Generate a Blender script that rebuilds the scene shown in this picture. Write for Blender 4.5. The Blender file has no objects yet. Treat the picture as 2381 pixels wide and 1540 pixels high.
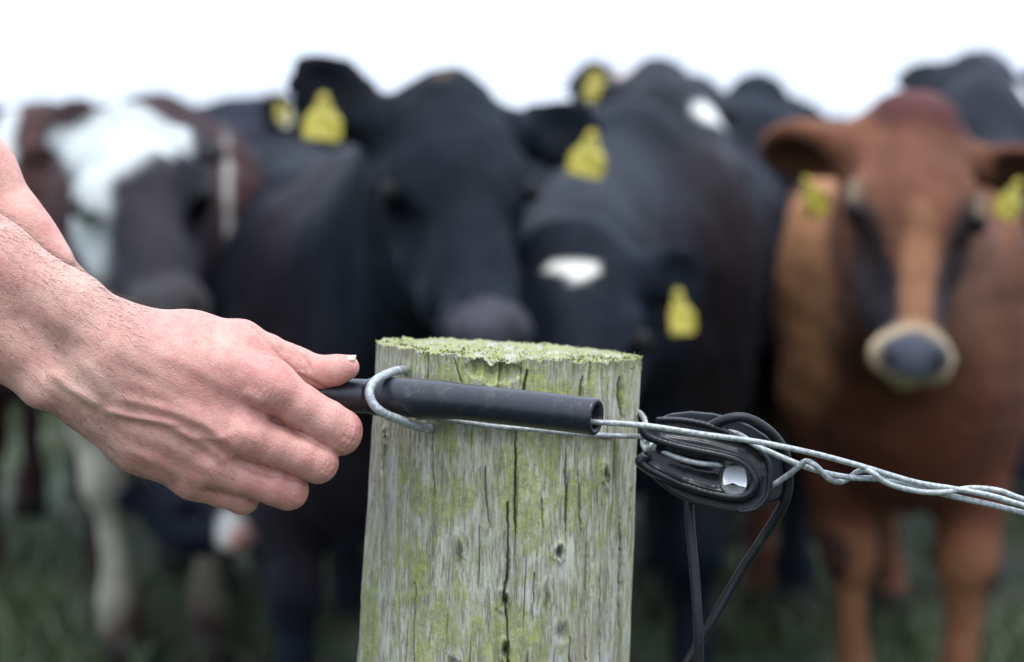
import bpy, math, random
import numpy as np
from mathutils import Vector, Matrix, Euler
random.seed(4); rng = np.random.default_rng(4)
sc = bpy.context.scene
R = math.radians

# ---------------------------------------------------------------- camera
CAM_H, PITCH, LENS = 1.30, 4.8, 85.0
cam_d = bpy.data.cameras.new('camera'); cam = bpy.data.objects.new('camera', cam_d)
sc.collection.objects.link(cam); sc.camera = cam
cam.location = (0, 0, CAM_H); cam.rotation_euler = (R(90-PITCH), 0, 0)
cam_d.lens = LENS; cam_d.sensor_width = 36; cam_d.clip_start = .05; cam_d.clip_end = 3000
cam_d.dof.use_dof = True; cam_d.dof.focus_distance = 1.385; cam_d.dof.aperture_fstop = 5.8
F = 2380*LENS/36
def P(px, py, d):
    """world point seen at (px,py) of a 2380x1540 frame, d metres in front of the camera"""
    xc = (px-1190)/F*d; yc = -(py-770)/F*d; p = R(PITCH)
    return Vector((xc, d*math.cos(p)+yc*math.sin(p), CAM_H - d*math.sin(p) + yc*math.cos(p)))
def PN(a, d0=1.40, unit=.000249):
    """array of (px,py,z towards camera in px) -> world"""
    d = d0 - a[:, 2]*unit; p = R(PITCH)
    xc = (a[:, 0]-1190)/F*d; yc = -(a[:, 1]-770)/F*d
    return np.stack([xc, d*math.cos(p)+yc*math.sin(p), CAM_H - d*math.sin(p)+yc*math.cos(p)], 1)

# ---------------------------------------------------------------- sky and sun
SUN_EL, SUN_AZ = 72, 150            # azimuth clockwise from +Y
w = bpy.data.worlds.new('World'); sc.world = w; w.use_nodes = True
nt = w.node_tree; bg = nt.nodes['Background']
sky = nt.nodes.new('ShaderNodeTexSky'); sky.sky_type = 'NISHITA'; sky.sun_disc = False
sky.sun_elevation = R(SUN_EL); sky.sun_rotation = R(SUN_AZ); sky.dust_density = 4; sky.air_density = 1
mx = nt.nodes.new('ShaderNodeMix'); mx.data_type = 'RGBA'; mx.inputs[0].default_value = .80
nt.links.new(sky.outputs[0], mx.inputs[6]); mx.inputs[7].default_value = (9.9, 11.2, 13.2, 1)
tcs = nt.nodes.new('ShaderNodeTexCoord'); sep = nt.nodes.new('ShaderNodeSeparateXYZ'); nt.links.new(tcs.outputs['Generated'], sep.inputs[0])
mr = nt.nodes.new('ShaderNodeMapRange'); nt.links.new(sep.outputs[2], mr.inputs[0]); mr.inputs[1].default_value = 0; mr.inputs[2].default_value = .9; mr.inputs[3].default_value = 1.06; mr.inputs[4].default_value = 2.3
vm = nt.nodes.new('ShaderNodeVectorMath'); vm.operation = 'SCALE'; nt.links.new(mx.outputs[2], vm.inputs[0]); nt.links.new(mr.outputs[0], vm.inputs[3])
nt.links.new(vm.outputs[0], bg.inputs[0]); bg.inputs[1].default_value = .088
sl = bpy.data.lights.new('sun', 'SUN'); so = bpy.data.objects.new('sun', sl); sc.collection.objects.link(so)
sl.energy = 1.5; sl.angle = R(22); sl.color = (1, .95, .88)
a = R(SUN_AZ); e = R(SUN_EL)
sdir = Vector((math.sin(a)*math.cos(e), math.cos(a)*math.cos(e), math.sin(e)))
so.rotation_euler = sdir.to_track_quat('Z', 'Y').to_euler(); so.location = (3, -3, 6)
sc.view_settings.view_transform = 'Standard'; sc.view_settings.look = 'None'
sc.view_settings.exposure = .45; sc.view_settings.gamma = 1
sc.cycles.use_denoising = True
sc.cycles.max_bounces = 6

# ---------------------------------------------------------------- helpers
def tag(o, label=None, cat=None, group=None, kind=None):
    if label: o['label'] = label
    if cat: o['category'] = cat
    if group: o['group'] = group
    if kind: o['kind'] = kind
    return o
def mesh_obj(name, v, f, mat, parent=None, loc=None, smooth=True, cols=None, attrs=None):
    v = np.asarray(v, dtype=np.float32); f = np.asarray(f, dtype=np.int32)
    if loc is not None: v = v - np.asarray(loc, dtype=np.float32)
    me = bpy.data.meshes.new(name)
    n, k = f.shape
    me.vertices.add(len(v)); me.vertices.foreach_set('co', v.ravel())
    me.loops.add(n*k); me.loops.foreach_set('vertex_index', f.ravel())
    me.polygons.add(n); me.polygons.foreach_set('loop_start', np.arange(0, n*k, k, dtype=np.int32))
    me.update(calc_edges=True); me.validate()
    if smooth: me.polygons.foreach_set('use_smooth', np.ones(len(me.polygons), dtype=bool))
    if cols is not None:
        at = me.color_attributes.new('coat', 'FLOAT_COLOR', 'POINT')
        c4 = np.ones((len(v), 4), dtype=np.float32); c4[:, :3] = cols
        at.data.foreach_set('color', c4.ravel())
    for nm, arr in (attrs or {}).items():
        at = me.attributes.new(nm, 'FLOAT', 'POINT'); at.data.foreach_set('value', np.asarray(arr, dtype=np.float32))
    if isinstance(mat, (list, tuple)):
        for m in mat: me.materials.append(m)
    else: me.materials.append(mat)
    o = bpy.data.objects.new(name, me); sc.collection.objects.link(o)
    if loc is not None: o.location = loc
    if parent is not None:
        o.parent = parent
        o.location = Vector(loc if loc is not None else (0, 0, 0)) - parent.location if loc is not None else -parent.location
    return o
def empty(name, loc):
    o = bpy.data.objects.new(name, None); sc.collection.objects.link(o); o.location = loc
    o.empty_display_size = .05; return o

class N:                                  # small node-graph builder
    def __init__(s, name):
        s.m = bpy.data.materials.new(name); s.m.use_nodes = True
        s.t = s.m.node_tree; s.b = s.t.nodes['Principled BSDF']
    def n(s, ty, **k):
        x = s.t.nodes.new(ty)
        for a, v in k.items():
            if a.startswith('i_'): x.inputs[int(a[2:]) if a[2:].isdigit() else a[2:].replace('_', ' ')].default_value = v
            else: setattr(x, a, v)
        return x
    def l(s, a, b): s.t.links.new(a, b)
    def coord(s, scale=(1, 1, 1), kind='Object'):
        tc = s.n('ShaderNodeTexCoord'); mp = s.n('ShaderNodeMapping'); s.l(tc.outputs[kind], mp.inputs[0])
        mp.inputs['Scale'].default_value = scale; return mp.outputs[0]
    def noise(s, co, scale, detail=4, rough=.55, dist=0):
        x = s.n('ShaderNodeTexNoise'); s.l(co, x.inputs['Vector']); x.inputs['Scale'].default_value = scale
        x.inputs['Detail'].default_value = detail; x.inputs['Roughness'].default_value = rough
        x.inputs['Distortion'].default_value = dist; return x.outputs['Fac']
    def ramp(s, fac, stops):
        x = s.n('ShaderNodeValToRGB'); s.l(fac, x.inputs[0]); el = x.color_ramp.elements
        while len(el) < len(stops): el.new(.5)
        for e_, (p_, c_) in zip(el, stops):
            e_.position = p_; e_.color = (c_, c_, c_, 1) if isinstance(c_, (int, float)) else (*c_, 1)
        return x.outputs[0]
    def mix(s, fac, a, b, mode='MIX'):
        x = s.n('ShaderNodeMix', data_type='RGBA', blend_type=mode)
        for k_, v in ((0, fac), (6, a), (7, b)):
            if isinstance(v, (int, float)): x.inputs[k_].default_value = v
            elif isinstance(v, tuple): x.inputs[k_].default_value = (*v, 1)
            else: s.l(v, x.inputs[k_])
        return x.outputs[2]
    def math(s, op, a, b=0.):
        x = s.n('ShaderNodeMath', operation=op)
        for k_, v in ((0, a), (1, b)):
            if isinstance(v, (int, float)): x.inputs[k_].default_value = v
            else: s.l(v, x.inputs[k_])
        return x.outputs[0]
    def attr(s, name): return s.n('ShaderNodeAttribute', attribute_name=name).outputs
    def set(s, k, v):
        if isinstance(v, (int, float)): s.b.inputs[k].default_value = v
        elif isinstance(v, tuple): s.b.inputs[k].default_value = (*v, 1) if len(v) == 3 and 'Radius' not in k else v
        else: s.l(v, s.b.inputs[k])
    def bump(s, h, dist, strength=1., prev=None):
        x = s.n('ShaderNodeBump'); s.l(h, x.inputs['Height']); x.inputs['Distance'].default_value = dist
        x.inputs['Strength'].default_value = strength
        if prev is not None: s.l(prev, x.inputs['Normal'])
        s.l(x.outputs[0], s.b.inputs['Normal']); return x.outputs[0]

# ---- implicit surfaces
def smin(a, b, k):
    if k <= 0: return np.minimum(a, b)
    h = np.maximum(k-np.abs(a-b), 0)/k
    return np.minimum(a, b)-h*h*k*.25
class Field:
    def __init__(s, lo, hi, h):
        s.h = h; s.ax = [np.arange(lo[i], hi[i]+h, h, dtype=np.float32) for i in range(3)]
        s.v = np.full([len(x) for x in s.ax], 1e3 if h > .5 else 1., dtype=np.float32)
    def sub(s, lo, hi):
        sl = []
        for i in range(3):
            a = int(np.searchsorted(s.ax[i], lo[i])); b = int(np.searchsorted(s.ax[i], hi[i]))
            sl.append(slice(a, max(b, a)))
        g = [s.ax[0][sl[0]][:, None, None], s.ax[1][sl[1]][None, :, None], s.ax[2][sl[2]][None, None, :]]
        return tuple(sl), g
    def put(s, sl, d, k, neg=False):
        if d.size == 0: return
        if neg: s.v[sl] = -smin(-s.v[sl], d, k)
        else: s.v[sl] = smin(s.v[sl], d, k)
    def cone(s, a, b, ra, rb, k=0, neg=False, flat=None):
        a = np.array(a, dtype=np.float32); b = np.array(b, dtype=np.float32); m = max(ra, rb)+k+3*s.h
        sl, g = s.sub(np.minimum(a, b)-m, np.maximum(a, b)+m)
        ab = b-a; L = float(ab@ab)+1e-9
        q = [g[i]-a[i] for i in range(3)]
        t = np.clip((q[0]*ab[0]+q[1]*ab[1]+q[2]*ab[2])/L, 0, 1)
        d = np.sqrt((q[0]-t*ab[0])**2+(q[1]-t*ab[1])**2+(q[2]-t*ab[2])**2)-(ra+(rb-ra)*t)
        s.put(sl, d, k, neg)
    def ell(s, c, r, k=0, axes=None, neg=False):
        c = np.array(c, dtype=np.float32); m = max(r)+k+3*s.h
        sl, g = s.sub(c-m, c+m)
        q = [g[i]-c[i] for i in range(3)]
        if axes is not None: q = [q[0]*ax_[0]+q[1]*ax_[1]+q[2]*ax_[2] for ax_ in axes]
        k0 = np.sqrt((q[0]/r[0])**2+(q[1]/r[1])**2+(q[2]/r[2])**2)+1e-6
        k1 = np.sqrt((q[0]/r[0]**2)**2+(q[1]/r[1]**2)**2+(q[2]/r[2]**2)**2)+1e-6
        s.put(sl, k0*(k0-1)/k1, k, neg)
    def mesh(s):
        v = s.v.copy()
        for ax_ in range(3):
            for e_ in (0, -1):
                i = [slice(None)]*3; i[ax_] = e_; v[tuple(i)] = np.maximum(v[tuple(i)], s.h*.5)
        ins = v < 0
        nx, ny, nz = v.shape
        c8 = [ins[i:nx-1+i, j:ny-1+j, k:nz-1+k] for i in (0, 1) for j in (0, 1) for k in (0, 1)]
        cnt = sum(c.astype(np.int8) for c in c8); act = (cnt > 0) & (cnt < 8)
        I = np.argwhere(act); idx = np.full(act.shape, -1, dtype=np.int32); idx[act] = np.arange(len(I))
        pos = np.zeros((len(I), 3)); num = np.zeros(len(I))
        off = [(i, j, k) for i in (0, 1) for j in (0, 1) for k in (0, 1)]
        val = {o: v[I[:, 0]+o[0], I[:, 1]+o[1], I[:, 2]+o[2]] for o in off}
        for o in off:
            for ax_ in range(3):
                if o[ax_] == 0:
                    p = list(o); p[ax_] = 1; p = tuple(p)
                    A, B = val[o], val[p]; cr = (A < 0) != (B < 0)
                    t = np.where(cr, A/np.where(cr, A-B, 1), 0)
                    for q in range(3): pos[:, q] += cr*(o[q]+(t if q == ax_ else 0))
                    num += cr
        pos = pos/num[:, None]+I
        V = np.stack([s.ax[i][0]+pos[:, i]*s.h for i in range(3)], 1)
        faces = []
        for ax_ in range(3):
            u, w_ = [(1, 2), (2, 0), (0, 1)][ax_]
            i0 = [slice(1, -1)]*3; i1 = [slice(1, -1)]*3; i0[ax_] = slice(0, -1); i1[ax_] = slice(1, None)
            A = ins[tuple(i0)]; B = ins[tuple(i1)]
            for cond, flip in ((A & ~B, False), (B & ~A, True)):
                E = np.argwhere(cond)
                if len(E) == 0: continue
                base = E.copy(); base[:, u] += 1; base[:, w_] += 1
                def cell(du, dw):
                    c = base.copy(); c[:, u] -= du; c[:, w_] -= dw
                    return idx[c[:, 0], c[:, 1], c[:, 2]]
                q = np.stack([cell(1, 1), cell(0, 1), cell(0, 0), cell(1, 0)], 1)
                faces.append(q[:, ::-1] if flip else q)
        Fc = np.concatenate(faces); Fc = Fc[(Fc >= 0).all(1)]
        return V, Fc
def relax(V, Fc, it=2, lam=.5):
    for _ in range(it):
        acc = np.zeros_like(V); n = np.zeros(len(V))
        for i in range(4):
            j = (i+1) % 4
            np.add.at(acc, Fc[:, i], V[Fc[:, j]]); np.add.at(acc, Fc[:, j], V[Fc[:, i]])
            np.add.at(n, Fc[:, i], 1); np.add.at(n, Fc[:, j], 1)
        V = V*(1-lam)+lam*acc/np.maximum(n, 1)[:, None]
    return V
def normals(V, Fc):
    a = V[Fc[:, 2]]-V[Fc[:, 0]]; b = V[Fc[:, 3]]-V[Fc[:, 1]]; fn = np.cross(a, b)
    nn = np.zeros_like(V)
    for i in range(4): np.add.at(nn, Fc[:, i], fn)
    return nn/np.maximum(np.linalg.norm(nn, axis=1), 1e-12)[:, None]
def pnoise(p, f, seed=0):               # cheap smooth noise, about -1..1
    r = np.random.default_rng(seed); o = np.zeros(len(p))
    for i in range(7):
        d = r.normal(size=p.shape[1]); d /= np.linalg.norm(d)
        o += np.sin(p@(d*f*(1+.45*i))+r.uniform(0, 6.28))/(1+.35*i)
    return o/3
def _hash(ix, iy, seed):
    h = (ix.astype(np.int64)*374761393+iy.astype(np.int64)*668265263+seed*1442695041) & 0xffffffff
    h = ((h ^ (h >> 13))*1274126177) & 0xffffffff
    return ((h ^ (h >> 16)) & 0xffff)/65535.
def vn(x, y, seed=0):
    ix = np.floor(x); iy = np.floor(y); fx = x-ix; fy = y-iy
    fx = fx*fx*(3-2*fx); fy = fy*fy*(3-2*fy)
    a = _hash(ix, iy, seed); b = _hash(ix+1, iy, seed); c = _hash(ix, iy+1, seed); d = _hash(ix+1, iy+1, seed)
    return (a*(1-fx)+b*fx)*(1-fy)+(c*(1-fx)+d*fx)*fy
def fbm(x, y, seed=0, o=4):
    s = 0; a = .5; t = 0
    for i in range(o):
        s = s+a*vn(x*2**i, y*2**i, seed+i*17); t += a; a *= .55
    return s/t
def polyd(x, y, pts):                    # distance to a 2-D polyline, and parameter
    best = np.full(np.shape(x), 1e9); bt = np.zeros(np.shape(x)); n = len(pts)-1
    for i in range(n):
        ax_, ay = pts[i][:2]; bx, by = pts[i+1][:2]; dx, dy = bx-ax_, by-ay; L = dx*dx+dy*dy+1e-9
        t = np.clip(((x-ax_)*dx+(y-ay)*dy)/L, 0, 1); d = np.hypot(x-ax_-t*dx, y-ay-t*dy)
        m = d < best; best = np.where(m, d, best); bt = np.where(m, (i+t)/n, bt)
    return best, bt
def spline(pts, n=8):
    pts = [Vector(p) for p in pts]; q = [pts[0]*2-pts[1]]+pts+[pts[-1]*2-pts[-2]]; out = []
    for i in range(1, len(q)-2):
        for k in range(n):
            t = k/n; a, b, c, d = q[i-1:i+3]
            out.append(.5*((2*b)+(c-a)*t+(2*a-5*b+4*c-d)*t*t+(-a+3*b-3*c+d)*t**3))
    return out+[pts[-1]]
def tube_geo(path, r, seg=14, cap=True, wob=0):
    V = []; Fq = []; n = len(path); up = Vector((0, 0, 1)); prev = None
    for i, p in enumerate(path):
        t = (path[min(i+1, n-1)]-path[max(i-1, 0)]).normalized()
        if prev is None: s_ = t.cross(up if abs(t.z) < .9 else Vector((1, 0, 0))).normalized()
        else: s_ = (prev-t*prev.dot(t)).normalized()
        prev = s_; u_ = t.cross(s_); rr = r(i/(n-1)) if callable(r) else r
        if wob: rr *= 1+random.uniform(-wob, wob)
        for k in range(seg):
            a_ = 2*math.pi*k/seg; V.append(p+(s_*math.cos(a_)+u_*math.sin(a_))*rr)
    for i in range(n-1):
        for k in range(seg):
            k2 = (k+1) % seg; Fq.append((i*seg+k, i*seg+k2, (i+1)*seg+k2, (i+1)*seg+k))
    if cap:
        for i, o in ((0, True), (n-1, False)):
            c = len(V); V.append(path[i]+(path[i]-path[1 if i == 0 else n-2]).normalized()*.2*(r(i/(n-1)) if callable(r) else r))
            for k in range(seg):
                k2 = (k+1) % seg; a_, b_ = i*seg+k, i*seg+k2
                Fq.append((b_, a_, c, c) if o else (a_, b_, c, c))
    return V, Fq
def geo_obj(name, V, Fq, mat, parent=None, loc=None, smooth=True):
    me = bpy.data.meshes.new(name); l = Vector(loc) if loc is not None else Vector((0, 0, 0))
    me.from_pydata([tuple(Vector(v)-l) for v in V], [], [tuple(dict.fromkeys(f)) for f in Fq]); me.update()
    me.polygons.foreach_set('use_smooth', np.full(len(me.polygons), smooth)); me.materials.append(mat)
    o = bpy.data.objects.new(name, me); sc.collection.objects.link(o); o.location = l
    if parent is not None: o.parent = parent; o.location = l-parent.location
    return o
def tube(name, pts, r, mat, n=8, seg=14, parent=None, loc=None, wob=0):
    path = spline(pts, n); V, Fq = tube_geo(path, r, seg, wob=wob)
    return geo_obj(name, V, Fq, mat, parent, loc if loc is not None else pts[0])

# ---------------------------------------------------------------- materials
def mat_fur():
    m = N('fur'); c = m.attr('coat')[0]; co = m.coord()
    n1 = m.noise(co, 9, 5); n2 = m.noise(m.coord((60, 60, 14)), 3, 3)
    base = m.mix(.55, c, m.mix(1., c, m.ramp(n1, [(.25, .45), (.75, 1.55)]), 'MULTIPLY'))
    m.set('Base Color', base); m.set('Roughness', .55); m.set('Specular IOR Level', .06)
    m.set('Sheen Weight', .022); m.set('Sheen Roughness', .4); m.set('Sheen Tint', (.42, .62, 1.))
    m.bump(m.math('ADD', m.math('MULTIPLY', n2, .4), m.math('MULTIPLY', m.noise(co, 22, 4), .9)), .012, .7); return m.m
def mat_plain(name, col, rough=.5, metal=0, spec=.5, bump=None, var=None):
    m = N(name); m.set('Roughness', rough); m.set('Metallic', metal); m.set('Specular IOR Level', spec)
    if var:
        n = m.noise(m.coord(), var[0], 5); m.set('Base Color', m.mix(m.ramp(n, [(.35, 0.), (.65, 1.)]), col, var[1]))
    else: m.set('Base Color', col)
    if bump: m.bump(m.noise(m.coord(), bump[0], 4), bump[1], .6)
    return m.m
M_fur = mat_fur()
M_eye = mat_plain('cow_eye', (.008, .007, .007), .45, spec=.12)
M_tag = mat_plain('tag_plastic', (.52, .45, .06), .5, var=(70, (.33, .26, .04)))
M_tagw = mat_plain('tag_plastic_pale', (.72, .74, .6), .45)
M_tagorange = mat_plain('tag_button', (.35, .12, .02), .5)
def mat_galv():
    m = N('galvanised_wire'); co = m.coord(); n = m.noise(co, 420, 6, .65); n2 = m.noise(co, 90, 3)
    c = m.mix(m.ramp(n, [(.34, 0.), (.62, 1.)]), (.16, .18, .185), (.39, .42, .425))
    m.set('Base Color', m.mix(m.ramp(n2, [(.62, 0.), (.74, 1.)]), c, (.58, .60, .60)))
    m.set('Metallic', .35); m.set('Roughness', m.ramp(n2, [(.3, .38), (.7, .6)])); m.bump(n, .0004, .6); return m.m
M_galv = mat_galv()
def mat_black(name, base, rough, dirt, bmp=.35, spec=.5):
    m = N(name); co = m.coord(); n = m.noise(co, 55, 6, .7); n2 = m.noise(co, 600, 3); n3 = m.noise(m.coord((1, 1, 1)), 160, 5, .7, 1.5)
    d = m.math('MULTIPLY', m.ramp(n, [(.53, 0.), (.72, 1.)]), m.ramp(n3, [(.45, 0.), (.62, 1.)]))
    m.set('Base Color', m.mix(m.math('MULTIPLY', d, dirt), base, (.16, .15, .11)))
    m.set('Roughness', m.math('ADD', m.math('MULTIPLY', m.ramp(n3, [(.3, 0.), (.8, 1.)]), .22), rough))
    m.bump(n2, .00012, .4, m.bump(n, .0012, bmp)); m.set('Specular IOR Level', spec); return m.m
M_pipe = mat_black('pipe_plastic', (.006, .008, .015), .27, .45)
M_insul = mat_black('insulator_plastic', (.004, .005, .008), .25, .15, .12, .36)
M_cable = mat_black('cable_plastic', (.003, .004, .006), .34, .2, .3, .3)

def mat_skin():
    m = N('skin'); co = m.coord()
    n1 = m.noise(co, 26, 4, .6); n2 = m.noise(co, 110, 4, .65); n3 = m.noise(co, 900, 2); red = m.attr('red')[2]
    base = m.mix(m.ramp(n1, [(.35, 0.), (.68, 1.)]), (.57, .36, .285), (.49, .23, .19))
    base = m.mix(m.math('MULTIPLY', m.ramp(n2, [(.45, 0.), (.7, 1.)]), .35), base, (.42, .175, .145))
    base = m.mix(m.math('MULTIPLY', m.ramp(m.noise(co, 300, 3), [(.5, 0.), (.72, 1.)]), .3), base, (.66, .47, .40))
    base = m.mix(m.math('MULTIPLY', red, .85), base, m.mix(m.ramp(n2, [(.35, 0.), (.65, 1.)]), (.53, .235, .205), (.43, .135, .125)))
    mp = m.n('ShaderNodeMapping'); tc = m.n('ShaderNodeTexCoord'); m.l(tc.outputs['Object'], mp.inputs[0]); mp.inputs['Rotation'].default_value = (0, R(32), 0)
    wob = m.n('ShaderNodeTexNoise'); m.l(mp.outputs[0], wob.inputs['Vector']); wob.inputs['Scale'].default_value = 90
    add = m.n('ShaderNodeMixRGB', blend_type='ADD'); add.inputs[0].default_value = .006; m.l(mp.outputs[0], add.inputs[1]); m.l(wob.outputs['Color'], add.inputs[2])
    sc1 = m.n('ShaderNodeMapping'); m.l(add.outputs[0], sc1.inputs[0]); sc1.inputs['Scale'].default_value = (1.5, 1, .55)
    v = m.n('ShaderNodeTexVoronoi', feature='DISTANCE_TO_EDGE'); m.l(sc1.outputs[0], v.inputs['Vector']); v.inputs['Scale'].default_value = 620
    v2 = m.n('ShaderNodeTexVoronoi', feature='DISTANCE_TO_EDGE'); m.l(sc1.outputs[0], v2.inputs['Vector']); v2.inputs['Scale'].default_value = 300
    cell = m.ramp(v.outputs[0], [(0., 0.), (.2, 1.)]); cell2 = m.ramp(v2.outputs[0], [(0., 0.), (.14, 1.)])
    base = m.mix(m.math('MULTIPLY', m.math('SUBTRACT', 1., cell), .16), base, (.30, .12, .105))
    fr = m.noise(co, 1500, 1); base = m.mix(m.math('MULTIPLY', m.ramp(m.noise(co, 60, 2), [(.66, 0.), (.70, 1.)]), .25), base, (.50, .22, .17))
    m.set('Base Color', base); m.set('Roughness', m.ramp(n2, [(.3, .42), (.7, .55)])); m.set('Specular IOR Level', .42)
    m.set('Subsurface Weight', .14); m.b.inputs['Subsurface Radius'].default_value = (1., .32, .18); m.set('Subsurface Scale', .0028)
    b = m.bump(n2, .0008, .4); b = m.bump(cell2, .00014, .6, b); b = m.bump(cell, .00016, .7, b); m.bump(n3, .0002, .4, b)
    return m.m
M_skin = mat_skin()
M_nail = mat_plain('nail', (.46, .30, .24), .4, var=(90, (.52, .36, .29)))
M_hair = mat_plain('arm_hair', (.05, .032, .022), .5)
M_ground = None
def mat_ground():
    m = N('pasture_ground'); co = m.coord()
    n = m.noise(co, 1.7, 6, .62); n2 = m.noise(co, 14, 5, .7)
    g = m.mix(m.ramp(n2, [(.35, 0.), (.65, 1.)]), (.022, .035, .014), (.048, .075, .032))
    g = m.mix(m.ramp(n, [(.50, 0.), (.62, 1.)]), g, (.034, .029, .023))
    m.set('Base Color', g); m.set('Roughness', .9); m.bump(n2, .05, .8); return m.m
def mat_grass():
    m = N('grass_blades'); co = m.coord(); n = m.noise(co, .9, 4); n2 = m.noise(co, 30, 2)
    g = m.mix(m.ramp(n2, [(.3, 0.), (.7, 1.)]), (.028, .045, .015), (.072, .098, .034))
    m.set('Base Color', m.mix(m.ramp(n, [(.5, 0.), (.7, 1.)]), g, (.085, .10, .055))); m.set('Roughness', .6); return m.m

# ---------------------------------------------------------------- ground
def gz(x, y):                       # height of the field
    x = np.asarray(x, dtype=float); y = np.asarray(y, dtype=float)
    r = .12/(1+np.exp((x+.45)*6))*np.clip((y-4)/1.2, 0, 1)
    return r+.015*np.sin(x*3.1+y*1.3)*np.clip(y-3, 0, 1)+.01*np.sin(x*7-y*4)
xs = np.concatenate([-np.geomspace(600, 3.2, 30), np.linspace(-3, 3, 90), np.geomspace(3.2, 600, 30)])
ys = np.concatenate([-np.geomspace(600, 1, 20), np.linspace(-.9, 12, 190), np.geomspace(12.2, 1800, 50)])
GX, GY = np.meshgrid(xs, ys, indexing='ij'); GZ = gz(GX, GY)*np.exp(-np.maximum(np.hypot(GX, GY)-15, 0)/20)
GI = np.arange(GX.size).reshape(GX.shape)
gq = np.stack([GI[:-1, :-1], GI[1:, :-1], GI[1:, 1:], GI[:-1, 1:]], -1).reshape(-1, 4)
tag(mesh_obj('ground', np.stack([GX, GY, GZ], -1).reshape(-1, 3), gq, mat_ground()), kind='structure')
def grass():
    n = 52000
    y = 3.6+rng.beta(1.3, 1.6, n)*14; x = rng.uniform(-1, 1, n)*(.26*y+.7)
    keep = (np.sin(x*2.3+np.sin(y*1.9)*2)+np.sin(x*5.1-y*3.3)*.6+rng.normal(0, .5, n)) > -.35
    x, y = x[keep], y[keep]; n = len(x); z = gz(x, y)
    hgt = rng.uniform(.03, .11, n)*(1+.5*np.sin(x*3+y*2)); th = rng.uniform(0, 6.28, n); wd = rng.uniform(.003, .007, n)
    lx, ly = rng.normal(0, .45, n)*hgt, rng.normal(0, .45, n)*hgt
    b = np.stack([x, y, z-.005], 1); sd = np.stack([np.cos(th)*wd, np.sin(th)*wd, 0*wd], 1)
    mid = b+np.stack([lx*.35, ly*.35, hgt*.6], 1); tip = b+np.stack([lx, ly, hgt], 1)
    V = np.stack([b-sd, b+sd, mid+sd*.8, mid-sd*.8, tip+sd*.12, tip-sd*.12], 1).reshape(-1, 3)
    k = np.arange(n)[:, None]*6
    Fq = np.concatenate([k+np.array([[0, 1, 2, 3]]), k+np.array([[3, 2, 4, 5]])])
    tag(mesh_obj('grass', V, Fq, mat_grass(), smooth=False), kind='stuff')
    bpy.data.objects['grass']['label'] = 'short dark green pasture grass under and between the cows'
    bpy.data.objects['grass']['category'] = 'grass'
grass()

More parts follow.
